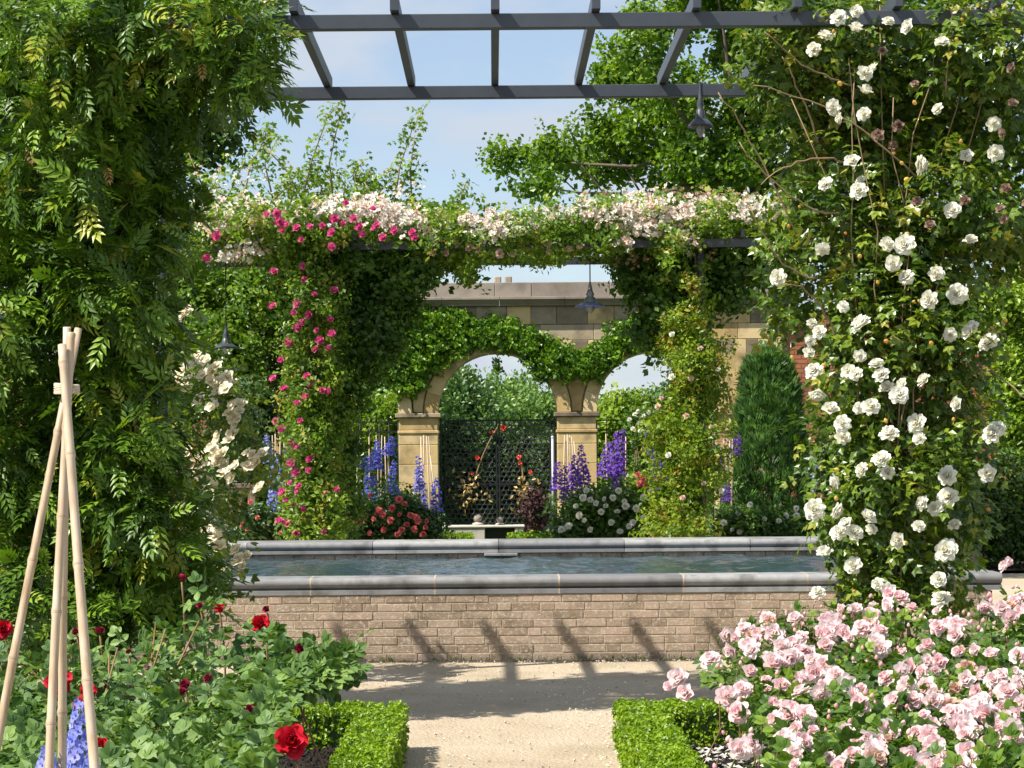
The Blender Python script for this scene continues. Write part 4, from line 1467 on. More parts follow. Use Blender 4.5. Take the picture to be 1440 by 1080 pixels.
mg = [(302, 332), (391, 300), (393, 312), (376, 303), (420, 322), (438, 320), (455, 318), (465, 328), (470, 308), (480, 315), (500, 308), (508, 320), (512, 330), (525, 323), (530, 318), (522, 295), (540, 335), (555, 325), (578, 328), (582, 335), (485, 285), (398, 325), (400, 318), (425, 337), (466, 348), (290, 364),
      (385, 383), (427, 375), (428, 393), (440, 415), (421, 428), (413, 440), (422, 455), (420, 462), (435, 444), (470, 410), (465, 450), (468, 470), (386, 432), (405, 482), (398, 507), (406, 485), (448, 492), (460, 490), (452, 480), (387, 533), (398, 548), (433, 530), (438, 542), (455, 550), (466, 550), (430, 560), (419, 568), (390, 593), (397, 603), (421, 592), (408, 623), (420, 630), (413, 652), (437, 647), (415, 665), (436, 662), (407, 680), (418, 685), (399, 692), (422, 692), (412, 710), (428, 716), (395, 734), (402, 737), (457, 696), (472, 690), (415, 750), (405, 705), (454, 748), (445, 465)]
for i, (x, y) in enumerate(mg):
    q = P(x + random.uniform(-3, 3), y, E1 - (.8 if y < 352 else .5))
    place_flower('bloom', BL['magenta'][i % 3], mr_, q, face_axis(q), random.uniform(.09, .14))
MB().tube(bez((-2.3, E1 - .1, 0), (-2.25, E1 - .1, ZE), (.08, 0, 0), 8, .03), .02, 6).put('cane', M['cane'], mr_)

# golden climber on the other column
go = ramble('climbing_rose', 'yellow-green climber with a few pale roses on the far pergola column', [(965 + 12 * math.sin(y * .05), y, 31 + 8 * ((y - 460) / 290), 22) for y in range(455, 760, 16)] + [(930, 700, 34, 50), (1000, 560, 34, 40), (1005, 640, 26, 60), (925, 610, 24, 40), (985, 420, 18, 40), (1000, 500, 30, 30), (950, 745, 60, 16)],
            2600, M['golden'], E1 - .3, E1 + .25, (2.5, E1, 0), .8)
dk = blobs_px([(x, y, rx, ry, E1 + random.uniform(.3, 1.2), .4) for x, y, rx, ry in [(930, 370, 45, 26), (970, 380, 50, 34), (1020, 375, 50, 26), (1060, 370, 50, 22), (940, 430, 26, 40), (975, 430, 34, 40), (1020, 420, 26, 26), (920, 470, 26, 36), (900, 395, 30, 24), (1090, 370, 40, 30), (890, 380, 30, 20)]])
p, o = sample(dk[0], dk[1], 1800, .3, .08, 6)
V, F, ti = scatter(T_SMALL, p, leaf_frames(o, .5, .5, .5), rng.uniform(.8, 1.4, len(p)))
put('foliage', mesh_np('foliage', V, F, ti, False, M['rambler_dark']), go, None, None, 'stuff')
MB().tube(bez((2.5, E1 + .1, 0), (2.45, E1 + .1, ZE), (.06, 0, 0), 8, .03), .022, 6).put('cane', M['cane'], go)
for i, (x, y) in enumerate([(945, 530), (972, 532), (925, 572), (1010, 520), (965, 585), (1000, 600), (940, 640), (990, 680), (960, 700), (1015, 690), (930, 560), (985, 490), (945, 470), (1020, 620)]):
    q = P(x, y, E1 - .45)
    place_flower('bloom', BL['blush' if i % 3 else 'white'][i % 3], go, q, face_axis(q), random.uniform(.06, .1))


# ------------------------------------------------------------------ far bedding: delphiniums, stakes, rose bushes
def spike_mesh(key, mat, n=75, fl=.034):
    T = bloom([(5, .55, .5, 1.2, 1.5, .03, 0, .1), (3, .25, .2, .3, .5, .02, .03, .2)], 21, 3, 2)
    t = np.linspace(0, 1, n)
    th = np.arange(n) * 2.4
    r = .036 * (1 - .72 * t ** 1.6)
    p = np.column_stack([r * np.cos(th), r * np.sin(th), t])
    z = np.column_stack([np.cos(th), np.sin(th), np.full(n, .25)])
    z /= np.linalg.norm(z, axis=1, keepdims=True)
    x = np.cross(z, rng.normal(size=(n, 3)))
    x /= np.linalg.norm(x, axis=1, keepdims=True)
    R = np.stack([x, np.cross(z, x), z], axis=2)
    p = p + rng.normal(size=p.shape) * [.007, .007, .012]
    q_ = rng.random(n) > .14
    V, F, ti = scatter(T, (p * [1, 1, .5])[q_], R[q_], (fl * 1.25 * (1 - .5 * t ** 2) * rng.uniform(.75, 1.2, n))[q_])
    return mesh_np(key, V, F, ti, True, mat)


SP = {k: [spike_mesh('flower_spike', M[k]) for _ in range(2)] for k in ('blue', 'lightblue', 'purple')}
STK = MB().tube([(0, 0, 0), (0, 0, .5), (0, 0, 1)], [.010, .009, .007], 6).mesh('bamboo_stake', M['bamboo'])


def delphinium(x, y0, y1, d, col, label, group, lean=0.0, wide=1.0):
    top, bot = P(x + lean, y0, d), P(x, y1, d)
    base = Vector((bot.x - lean * mpp(d), d, 0))
    t = thing('delphinium', label, 'delphinium', base, group)
    L = (top - bot).length
    Rm = (top - bot).to_track_quat('Z', 'Y').to_matrix() @ Matrix.Rotation(random.random() * 6, 3, 'Z') @ Matrix.Diagonal((1.5 * wide, 1.5 * wide, L * 2))
    put('flower_spike', SP[col][random.randrange(2)], t, None, Matrix.Translation(bot) @ Rm.to_4x4(), 'stuff')
    MB().tube([base, bot, top], [.008, .007, .003], 5).put('stem', M['stem'], t)
    n = 16
    p = np.column_stack([rng.normal(base.x, .1, n), rng.normal(base.y, .08, n), rng.uniform(.2, max(.3, bot.z - .1), n)])
    V, F, ti = scatter(T_SMALL, p, leaf_frames(rng.normal(size=(n, 3)), .3), rng.uniform(.7, 1.1, n))
    put('leaves', mesh_np('leaves', V, F, ti, False, M['rambler_dark']), t, None, None, 'stuff')


def stake(x, y, d, label, group, lean=0.0):
    top = P(x, y, d)
    base = Vector((top.x + lean * mpp(d), d + random.uniform(-.1, .1), 0))
    o = put('bamboo_stake', STK, None, None, Matrix.Translation(base) @ ((top - base).to_track_quat('Z', 'Y').to_matrix() @ Matrix.Diagonal((1.25, 1.25, (top - base).length))).to_4x4())
    tag(o, label, 'stake', group)


DG = [('blue delphinium spike among stakes beside the magenta rose', 'lightblue', [(378, 612, 650), (392, 640, 690), (405, 612, 640), (412, 640, 700), (385, 655, 720)]),
      ('blue delphinium spike among stakes behind the coral roses', 'blue', [(530, 618, 662), (546, 614, 640), (549, 648, 690), (513, 640, 660), (530, 670, 705), (518, 655, 700), (555, 676, 700)]),
      ('blue delphinium spike beside the stakes in front of the pier', 'blue', [(590, 640, 690), (613, 672, 725), (598, 680, 730)]),
      ('purple delphinium spike in front of the pier by the gate', 'purple', [(783, 650, 690), (793, 655, 705), (803, 652, 700), (822, 626, 682), (812, 640, 690)]),
      ('purple delphinium spike beside the white rose bush', 'purple', [(848, 622, 672), (861, 608, 668), (871, 605, 668), (865, 640, 690), (912, 598, 640), (920, 630, 665), (932, 640, 680), (925, 655, 690)]),
      ('small purple delphinium spike beside the clipped yew', 'purple', [(1012, 625, 660), (1032, 612, 640), (1022, 680, 705)]),
      ('pale blue delphinium spike beyond the white climbing rose', 'lightblue', [(1158, 618, 672), (1150, 640, 690)])]
for i, (lab, col, sp) in enumerate(DG):
    for x, a, b in sp:
        delphinium(x, a, b, random.uniform(28.0, 29.4), col, lab, lab.replace('spike', 'spikes'), random.uniform(-8, 8), random.uniform(1.0, 1.35))
SG = [('thin bamboo stake among the pale blue delphiniums', [(383, 612, 3), (387, 610, 0), (394, 614, -3), (399, 612, 5), (404, 618, 8)]),
      ('thin bamboo stake among the blue delphiniums', [(503, 622, -4), (519, 614, 0), (529, 612, 6), (537, 612, -5), (541, 614, 4), (545, 630, 8)]),
      ('thin bamboo stake leaning before the sandstone pier', [(592, 614, 0), (596, 612, -3), (600, 613, 6), (603, 614, 10), (605, 640, 18), (592, 620, 4)]),
      ('thin bamboo stake among the purple delphiniums', [(794, 612, -6), (798, 611, -2), (801, 612, 6), (804, 614, 12), (807, 620, 17), (796, 620, 2), (852, 610, 3), (880, 614, -2), (918, 640, 3)]),
      ('thin bamboo stake beside the clipped yew', [(1026, 618, 3), (1030, 616, -3), (1156, 604, -4), (1167, 604, 4)])]
for lab, l in SG:
    for x, y, le in l:
        stake(x, y, random.uniform(29.0, 29.8), lab, lab.replace('stake', 'stakes'), le)


def rose_bush(label, lst, d, n, mat, blooms, bm, sz, rd=.3, size=.8, jit=.06):
    t, c, r = shrub_px('rose_bush', label, lst, d, rd, n, T_SMALL, mat, size, jit=jit, cat='rose bush')
    for i, (x, y) in enumerate(blooms):
        q = P(x, y, d - rd - .12)
        place_flower('bloom', bm[i % len(bm)], t, q, face_axis(q), sz * random.uniform(.75, 1.2))
    return t


rose_bush('coral pink rose bush beside the blue delphiniums behind the pool', [(520, 735, 40, 26), (560, 730, 44, 30), (590, 740, 30, 22), (545, 750, 60, 20)], 27.6, 1400, M['dark_shrub'],
          [(521, 697), (561, 702), (552, 715), (569, 709), (512, 727), (530, 722), (538, 724), (562, 724), (577, 725), (585, 728), (588, 733), (598, 742), (583, 744), (595, 752), (560, 752), (520, 750), (540, 745), (572, 738), (505, 735), (525, 730), (600, 733), (533, 718), (549, 732), (565, 745)], BL['coral'], .10)
rose_bush('low coral rose bush in shade beneath the cream roses', [(345, 745, 40, 20), (370, 735, 26, 20)], 27.4, 600, M['dark_shrub'], [(347, 745), (352, 706), (340, 738), (395, 750), (362, 728)], BL['coral'], .09)
wb = [(825, 690), (820, 700), (830, 703), (850, 702), (862, 700), (870, 690), (878, 705), (852, 712), (845, 720), (838, 708), (868, 720), (880, 712), (885, 740), (890, 735), (815, 725), (822, 732), (860, 735), (905, 700), (915, 692), (895, 715), (905, 728), (830, 745), (872, 748), (810, 712), (800, 740), (790, 745)]
rose_bush('white rose bush below the purple delphiniums behind the pool', [(835, 725, 42, 36), (880, 725, 44, 34), (810, 745, 30, 18), (915, 735, 24, 26), (860, 748, 60, 18)], 27.5, 1700, M['rambler_dark'], wb, BL['white'], .10)
rose_bush('tall white rose sprigs above the purple delphiniums', [(895, 600, 20, 28), (905, 640, 18, 40), (900, 690, 18, 40)], 29.7, 350, M['rambler_dark'], [(885, 590), (893, 583), (900, 595), (912, 580), (890, 603), (905, 585), (897, 578), (900, 606), (912, 598)], BL['white'], .09, rd=.15)
rose_bush('small white rose bush at the foot of the clipped yew', [(1050, 740, 46, 22), (1095, 738, 40, 22), (1125, 745, 26, 14)], 28.0, 900, M['rambler_dark'], [(1055, 710), (1048, 735), (1075, 730), (1058, 738), (1095, 733), (1120, 715), (1105, 725), (1030, 745), (1018, 735), (1040, 748), (1120, 725), (1038, 722)], BL['white'], .085)
rose_bush('pink rose bush with one coral bloom between purple delphiniums', [(900, 690, 14, 20)], 28.5, 120, M['rambler'], [(898, 668), (904, 673), (899, 680), (906, 682)], BL['coral'], .11, rd=.1)

# cream climber on the rear column of the near pergola
cd = 14.6
cr_ = ramble('climbing_rose', 'cream climbing rose in loose clusters at the edge of the wisteria', [(280, 520, 45, 30), (300, 560, 40, 30), (290, 610, 40, 30), (295, 660, 40, 40), (300, 720, 36, 40), (290, 780, 40, 36), (300, 820, 24, 24), (360, 650, 18, 30), (330, 570, 20, 30)], 900, M['rose_leaf'], cd - .25, cd + .1, (-2.2, cd, 0), 1.1, T_ROSE)
cl = [(240, 528), (262, 520), (275, 512), (290, 510), (303, 513), (300, 525), (285, 530), (270, 535), (295, 540), (310, 540), (320, 532), (328, 540), (318, 550), (250, 538), (265, 548), (305, 552), (325, 570), (335, 578), (320, 585), (332, 590), (338, 572), (300, 570), (285, 565),
      (310, 620), (322, 622), (298, 632), (285, 640), (305, 640), (318, 640), (275, 650), (290, 655), (303, 655), (318, 655), (280, 668), (295, 672), (310, 668), (322, 672), (265, 635), (300, 685), (290, 690), (363, 650), (356, 642), (370, 638), (352, 657), (366, 685), (275, 720), (290, 725), (300, 735), (285, 745), (300, 752), (318, 748), (325, 795), (315, 800), (303, 835), (298, 828), (335, 790), (335, 775), (250, 730), (310, 770), (330, 610), (245, 440), (255, 450), (262, 438)]
for i, (x, y) in enumerate(cl):
    q = P(x + random.uniform(-3, 3), y + random.uniform(-3, 3), cd - .5 + random.uniform(-.06, .06))
    if i % 2:
        qq = q + Vector((random.uniform(-.08, .08), random.uniform(-.05, .02), random.uniform(-.08, .08)))
        place_flower('bloom', BL['cream'][(i + 1) % 3], cr_, qq, face_axis(qq) + Vector((-.5, 0, .3)), random.uniform(.07, .1))
    o = place_flower('bloom', BL['cream'][i % 3], cr_, q, face_axis(q) + Vector((-.3, 0, .2)), random.uniform(.09, .13))

# ------------------------------------------------------------------ wisteria on the near pergola
wt = thing('wisteria', 'wisteria with long drooping green leaves engulfing the pergola pillar', 'climber', (-2.4, 12.45, 0))
wb_ = [(110, 50, 140, 90), (250, 40, 110, 70), (330, 60, 55, 55), (310, 125, 48, 36), (240, 130, 60, 50), (60, 150, 90, 80), (150, 180, 90, 80), (215, 240, 40, 50), (130, 280, 110, 70), (190, 330, 65, 60), (90, 360, 110, 70), (160, 410, 85, 70), (190, 480, 62, 60),
       (90, 480, 110, 80), (150, 560, 100, 70), (190, 610, 65, 60), (80, 620, 110, 80), (150, 690, 110, 70), (215, 720, 58, 60), (80, 740, 120, 80), (170, 800, 100, 60), (240, 810, 50, 45), (60, 840, 110, 60), (190, 850, 80, 40), (0, 300, 60, 80), (0, 450, 60, 100), (0, 620, 60, 100), (0, 790, 60, 90), (10, 60, 80, 80)]
c, r = blobs_px([(x, y, 52, 34, 11.65, .22) for x, y in ((20, 45), (80, 35), (140, 50), (200, 30), (260, 45), (310, 30), (345, 55), (60, 110), (150, 120), (330, 100), (60, 200), (120, 260))] + [(x, y, rx * .92, ry * .92, random.uniform(12.1, 12.8), .5) for x, y, rx, ry in wb_])
p, o = sample(c, r, 9400, .4, .08, 5)
o = o + np.array([-.2, -.3, .25])
foliage(wt, T_WIST, M['wisteria'], p, o, 1.0, 260, 'leaf', droop=.4, spread=.75, up=.6)
MB().tube(bez((-2.5, 12.55, 0), (-2.45, 12.5, ZP), (.1, 0, 0), 10, .04), [.06 - .003 * i for i in range(11)], 8).put('trunk', M['bark'], wt)
MB().tube(bez((-2.35, 12.7, 0), (-2.3, 12.8, ZP), (-.1, 0, 0), 10, .04), [.045 - .003 * i for i in range(11)], 8).put('trunk', M['bark'], wt)
MB().tube(bez((-2.4, 12.2, ZP), (-1.4, 11.95, ZP + .1), (0, 0, .1), 6, .03), .02, 6).put('limb', M['bark'], wt)
bm_ = [mesh_np('withered_leaf', T_WIST[0] * .55, T_WIST[1], np.full(len(T_WIST[0]), t), False, M['wisteria_brown']) for t in (0, .5)]
for x, y in ((38, 205), (150, 232), (245, 22), (284, 85)):
    q = P(x, y, 11.5)
    Rm = frames(np.array([[random.uniform(-.4, .4), -.5, -1.]]), np.array([[0, -1., .5]]))[0]
    put('withered_leaf', bm_[random.randrange(2)], wt, None, Matrix.Translation(q) @ Matrix(Rm.tolist()).to_4x4())

# ------------------------------------------------------------------ white climbing rose on the near pergola
wc = thing('climbing_rose', 'white climbing rose with yellow buds covering the pergola pillar above the pink roses', 'climbing rose', (2.42, 12.45, 0))
cb = [(1150, 30, 70, 40), (1250, 50, 110, 70), (1380, 50, 100, 80), (1190, 120, 75, 60), (1310, 150, 110, 80), (1420, 180, 70, 100), (1230, 220, 95, 70), (1360, 270, 80, 70), (1240, 310, 100, 60), (1300, 380, 100, 70), (1200, 380, 60, 50), (1260, 450, 110, 60), (1340, 480, 50, 70),
      (1200, 520, 60, 60), (1270, 560, 105, 60), (1340, 610, 50, 70), (1200, 630, 60, 60), (1270, 670, 100, 60), (1210, 730, 60, 50), (1320, 730, 60, 55), (1265, 790, 85, 50), (1230, 830, 50, 30), (1310, 820, 45, 35), (1090, 60, 50, 30), (1110, 110, 45, 30), (1130, 190, 30, 40), (1140, 270, 30, 40), (1110, 350, 22, 30), (1110, 430, 22, 30), (1420, 330, 30, 60)]
c, r = blobs_px([(x, y, rx * .95, ry * .95, random.uniform(12.1, 12.8), .45) for x, y, rx, ry in cb])
p, o = sample(c, r, 10800, .25, .07, 5)
o = o + np.array([0, -.25, 0])
foliage(wc, T_ROSE, M['rose_leaf'], p, o, 1.1, 260, 'leaf', droop=.4, spread=.6, up=.5)
z3 = [(595, 70), (655, 115), (540, 140), (500, 190), (780, 85), (860, 105), (985, 165), (690, 280), (725, 265), (690, 350), (690, 435), (575, 405), (600, 450), (895, 625), (545, 700), (680, 690), (670, 725), (645, 615), (970, 415), (1180, 470), (1190, 580), (1080, 590), (845, 930), (530, 950), (800, 1000), (960, 1045), (850, 1055), (775, 930), (1025, 800), (1095, 920), (365, 1055), (660, 45), (1180, 60)]
z6 = [(850, 35), (965, 15), (940, 110), (1045, 90), (680, 210), (610, 140), (490, 205), (485, 265), (480, 315), (675, 325), (735, 360), (500, 385), (510, 465), (660, 395), (630, 385), (755, 400), (775, 450), (835, 435), (820, 475), (1015, 245), (1100, 220), (1165, 280), (715, 520), (670, 525), (560, 530), (610, 585), (605, 635), (785, 625), (890, 580), (900, 640), (1180, 625), (1195, 605), (1045, 510), (685, 760), (780, 770), (745, 720), (590, 800), (505, 910), (580, 910), (1010, 780), (1160, 775), (1010, 865), (915, 885), (960, 905), (700, 940), (895, 975), (1035, 970), (715, 985), (620, 965), (1010, 1050), (920, 420), (520, 235), (1090, 240), (650, 1000), (760, 720)]
big = {(895, 625), (1010, 865), (1165, 280), (505, 910), (1180, 625), (940, 110), (1045, 90), (820, 475), (680, 210), (785, 625), (890, 580), (845, 930), (1010, 780)}
wpts = [(960 + x / 2.7, y / 2.7, (x, y) in big) for x, y in z3] + [(960 + x / 2.7, 380 + y / 2.7, (x, y) in big) for x, y in z6] + [(1150, 835, 0), (1265, 760, 0), (1200, 795, 0), (1330, 775, 1), (1320, 815, 0), (1325, 845, 1), (1250, 830, 0), (1235, 822, 0), (1195, 860, 0), (1160, 780, 0), (1180, 750, 0)]
for i, (x, y, bg_) in enumerate(wpts):
    dd = 11.5 + .35 * min(1, abs(x - 1265) / 130) ** 2 + random.uniform(-.06, .06)
    q = P(x, y, dd)
    s = random.uniform(.125, .145) if bg_ else random.uniform(.078, .12)
    place_flower('bloom', BL['whitecup'][i % 2] if i % 4 == 1 and not bg_ else BL['white'][i % 4], wc, q, face_axis(q) + Vector(rng.normal(size=3)) * .35, s)
yb = bud_mesh('yellow_bud', M['yellow'])
for i in range(48):
    x = random.gauss(1260, 75)
    y = random.uniform(20, 850)
    dd = 11.6 + .35 * min(1, abs(x - 1265) / 130) ** 2
    q = P(x, y, dd)
    place_flower('bud', yb, wc, q, face_axis(q), random.uniform(.025, .055))
for i in range(16):
    x, y = random.gauss(1330, 60), random.uniform(30, 330)
    q = P(x, y, 11.65)
    place_flower('spent_bloom', BL['mauve'][i % 2], wc, q, face_axis(q), random.uniform(.06, .09))
cn = []
for k in range(14):
    x0 = random.uniform(1225, 1310)
    cn.append(bez(Vector((P(x0, 900, 12.4).x, random.uniform(12.0, 12.8), 0)), P(random.gauss(1260, 90), random.uniform(0, 250), random.uniform(11.8, 12.6)), (random.uniform(-.2, .2), 0, 0), 12, .02))
for a, b, s in (((1290, 250), (1060, 120), .1), ((1180, 300), (1040, 200), -.1), ((1150, 390), (1055, 290), -.12), ((1180, 480), (1100, 400), .1), ((1120, 330), (1010, 130), .06), ((1200, 120), (1075, 45), -.05), ((1370, 520), (1440, 560), .05), ((1190, 230), (1070, 260), .08), ((1330, 130), (1340, 10), .05), ((1150, 200), (1100, 80), .05)):
    cn.append(bez(P(a[0], a[1], 12.0), P(b[0], b[1], 11.75), (0, 0, s), 12, .006))
canes(wc, cn, M['cane'], .0065)

# ------------------------------------------------------------------ foreground box hedges
T_BOX1 = clump(7, .026, .023, .015, 9)


def box_hedge(label, boxes, n):
    base = (boxes[0][0] + boxes[0][1]) / 2, (boxes[0][2] + boxes[0][3]) / 2, 0
    t = thing('box_hedge', label, 'hedge', base)
    m = MB()
    for x0, x1, y0, y1, z1 in boxes:
        m.box(x0 + .035, x1 - .035, y0 + .035, y1 - .035, 0, z1 - .035)
    m.put('twig_core', M['dark_shrub'], t)
    P_, O_ = [], []
    ar = np.array([(x1 - x0) * (y1 - y0) + 2 * z1 * ((x1 - x0) + (y1 - y0)) for x0, x1, y0, y1, z1 in boxes])
    for (x0, x1, y0, y1, z1), k in zip(boxes, (n * ar / ar.sum()).astype(int)):
        lx, ly = x1 - x0, y1 - y0
        fa = np.array([lx * ly, lx * z1, lx * z1, ly * z1, ly * z1])
        f = rng.choice(5, k, p=fa / fa.sum())
        p = np.column_stack([rng.uniform(x0, x1, k), rng.uniform(y0, y1, k), rng.uniform(.01, z1, k)])
        o = np.zeros((k, 3))
        dep = rng.random(k) ** 2 * .035
        wav = .006 * np.sin(p[:, 0] * 17 + 3) + .006 * np.sin(p[:, 1] * 13) + .004 * np.sin(p[:, 2] * 30)
        for j, (ax, val, s) in enumerate(((2, z1, 1), (1, y0, -1), (1, y1, 1), (0, x0, -1), (0, x1, 1))):
            q = f == j
            p[q, ax] = val - s * dep[q] + s * wav[q]
            o[q, ax] = s
        P_.append(p)
        O_.append(o)
    p, o = np.concatenate(P_), np.concatenate(O_)
    V, F, ti = scatter(T_BOX1, p, leaf_frames(o, -.5, .5, .5), rng.uniform(.7, 1.25, len(p)))
    put('foliage', mesh_np('foliage', V, F, ti, False, M['box']), t, None, None, 'stuff')


box_hedge('low clipped box hedge edging the pink rose bed', [(HXR, HXR + .235, 5.4, HB, .25), (HXR + .24, 3.4, HB - .25, HB, .25)], 12000)
box_hedge('low clipped box hedge edging the red rose bed', [(HXL - .235, HXL, 5.4, HB, .25), (-2.6, HXL - .24, HB - .25, HB, .25)], 10500)


# ------------------------------------------------------------------ foreground rose bushes
# pink
pk = thing('rose_bush', 'large shrub rose smothered in soft pink double blooms', 'rose bush', (1.75, 8.4, 0))
dpk = lambda y: 10.4 - (y - 790) / 290 * 3.9


def top_pk(x):
    return np.interp(x, [930, 960, 1010, 1040, 1150, 1230, 1300, 1360, 1400, 1440, 1500], [985, 975, 905, 875, 850, 845, 865, 860, 840, 830, 830])


pl = []
while len(pl) < 3000:
    x = random.uniform(945, 1500)
    y = top_pk(x) + 12 + (1180 - top_pk(x)) * random.random() ** .9
    if (x < 1045 and y > 962) or (x < 1085 and y > 1035) or x < 985:
        continue
    q = P(x, y, dpk(y) + abs(random.gauss(0, .22)))
    pl.append(q)
p = np.array(pl)
o = rng.normal(size=p.shape) * .6 + np.array([-.1, -.6, .6])
foliage(pk, T_ROSE_FINE, M['pink_leaf'], p, o / np.linalg.norm(o, axis=1, keepdims=True), .6, 200, 'leaf', droop=.2, spread=.6, up=.9)
z8 = [(1065, 235), (1060, 268), (1390, 155), (880, 305), (930, 275), (725, 305), (785, 305), (690, 360), (735, 345), (655, 335), (600, 350), (560, 420), (1185, 320), (1225, 315), (1265, 322), (1030, 365), (1380, 275), (1415, 258), (1350, 405), (1425, 405), (1100, 395), (1150, 385), (1165, 425), (830, 450), (855, 455), (790, 410), (845, 420), (715, 475), (735, 430), (605, 520), (490, 510), (440, 490), (470, 470), (640, 565), (730, 537), (775, 545), (825, 575), (815, 510), (980, 542), (905, 450), (940, 480), (1095, 450), (1075, 535), (1130, 530), (1195, 520), (1160, 575), (1180, 600), (1235, 575), (1285, 560), (1340, 570), (1410, 615), (1345, 655), (675, 655), (785, 655), (940, 625), (1055, 610), (1165, 620), (1280, 615), (1020, 680), (960, 690), (1110, 690), (1180, 690), (1215, 690), (1265, 705), (1310, 470), (1340, 465), (1415, 460), (1390, 510), (1430, 500), (1325, 530), (930, 330), (985, 330), (870, 340), (1260, 390), (900, 350)]
opens = {(825, 575), (1285, 560), (1410, 615), (830, 450), (675, 655)}
hero = {(825, 575), (675, 655), (1285, 560), (1235, 575), (1410, 615), (1165, 620), (1065, 235), (785, 655), (1350, 405), (980, 542), (605, 520), (1345, 655), (940, 625), (1180, 690), (1390, 155)}
blooms = [(720 + x / 2, 720 + y / 2, (x, y) in opens, (x, y) in hero) for x, y in z8]
gr = []
while len(gr) < 185:
    x = random.uniform(1010, 1445)
    y = top_pk(x) + (1085 - top_pk(x)) * random.random()
    if x < 1100 and y > 1000:
        continue
    if random.random() < .7:
        bx_, by_, _, _ = random.choice([b_ for b_ in blooms if b_[0] > 1040])
        x, y = bx_ + random.gauss(0, 13), by_ + random.gauss(0, 10)
    gr.append((x, y, False, False))
for i, (x, y, op, he) in enumerate(blooms + gr):
    q = P(x, y, dpk(y) - .10 + random.uniform(-.05, .05))
    s = random.uniform(.082, .10) if he else random.choice([random.uniform(.045, .062), random.uniform(.066, .09), random.uniform(.08, .104)])
    place_flower('bloom', BL['brownpink' if (i % 17 == 5 and not he) else 'pinkopen' if (op or i % 2) else 'pink'][i % 3], pk, q, face_axis(q, None, .95 if op else .6) + Vector(rng.normal(size=3)) * .25, s)
pb_ = bud_mesh('pink_bud', M['pinkbud'])
for i in range(150):
    x = random.uniform(1005, 1445)
    y = top_pk(x) - 8 + 190 * random.random() ** 1.3
    q = P(x, y, dpk(y) - .08 + random.uniform(-.08, .08))
    place_flower('bud', pb_, pk, q, (random.gauss(0, .3), random.gauss(-.2, .3), 1), random.uniform(.02, .036))
gb_ = bud_mesh('green_bud', M['stem'])
for i in range(60):
    x = random.choice([random.gauss(1135, 18), random.gauss(1040, 18), random.uniform(1010, 1440)])
    y = top_pk(x) - 6 + 40 * random.random()
    q = P(x, y, dpk(y) - .05)
    place_flower('bud', gb_, pk, q, (random.gauss(0, .3), random.gauss(-.2, .3), 1), .018)
cn = []
for i in range(46):
    x, y, _, _ = random.choice(blooms)
    e = P(x, y + 3, dpk(y) - .08)
    cn.append(bez((random.gauss(1.85, .35), random.gauss(8.85, .4), .03), e, (0, 0, .05), 6, .01))
canes(pk, cn, M['stem'], .005)
tw = MB()
for i in range(170):
    x = random.uniform(1005, 1445)
    y = top_pk(x) - 5 + 210 * random.random()
    q = P(x, y, dpk(y) - .06)
    tw.tube([q, q + Vector((random.gauss(0, .02), random.gauss(.02, .02), -.12))], [.0022, .003], 4, False)
tw.put('flower_stalks', M['redstem'], pk, 'stuff')

# red
rd_ = thing('rose_bush', 'red rose bush with large grey-green leaves behind the bamboo tripod', 'rose bush', (-1.45, 7.5, 0))
drd = lambda y: 9.0 - (y - 850) / 230 * 3.0


def top_rd(x):
    return np.interp(x, [-60, 0, 60, 120, 200, 260, 300, 340, 400, 440, 490, 505, 520], [890, 905, 900, 905, 890, 880, 880, 905, 905, 915, 915, 930, 960])


def low_rd(x):
    return np.interp(x, [-60, 350, 395, 450, 500], [1200, 1200, 985, 955, 935])


pl = []
while len(pl) < 2500:
    x = random.uniform(-90, 488)
    a, b = top_rd(x) + 8, low_rd(x)
    y = a + (b - a) * random.random() ** .85
    q = P(x, y, drd(y) + abs(random.gauss(0, .22)))
    pl.append(q)
for a_, b_ in (((250, 900), (290, 830)), ((300, 900), (290, 850)), ((380, 900), (330, 880)), ((440, 960), (505, 940)), ((440, 930), (495, 905)), ((300, 990), (420, 880))):
    for k in range(7):
        t_ = random.random()
        pl.append(P(a_[0] + (b_[0] - a_[0]) * t_ + random.uniform(-8, 8), a_[1] + (b_[1] - a_[1]) * t_ + random.uniform(-8, 8), drd(920) + random.uniform(-.1, .1)))
p = np.array(pl)
o = rng.normal(size=p.shape) * .6 + np.array([-.1, -.5, .6])
foliage(rd_, T_ROSE_FINE, M['red_leaf'], p, o / np.linalg.norm(o, axis=1, keepdims=True), .66, 280, 'leaf', droop=.15, spread=.6, up=1.0)
HERO_R = [(5, .5, .56, 1.05, 1.7, .05, -.06, .15), (5, .46, .52, .85, 1.45, .06, -.02, .2), (5, .42, .46, .6, 1.1, .06, .02, .26), (5, .36, .40, .4, .75, .055, .05, .3), (4, .30, .32, .2, .45, .045, .08, .34), (4, .24, .24, .05, .2, .03, .1, .38), (3, .18, .16, -.1, .0, .015, .12, .4)]
BL['red'] = bloom_meshes('red_bloom', M['red'], HERO_R, 2, 5, 5)
rbd = bud_mesh('red_bud', M['wine'])
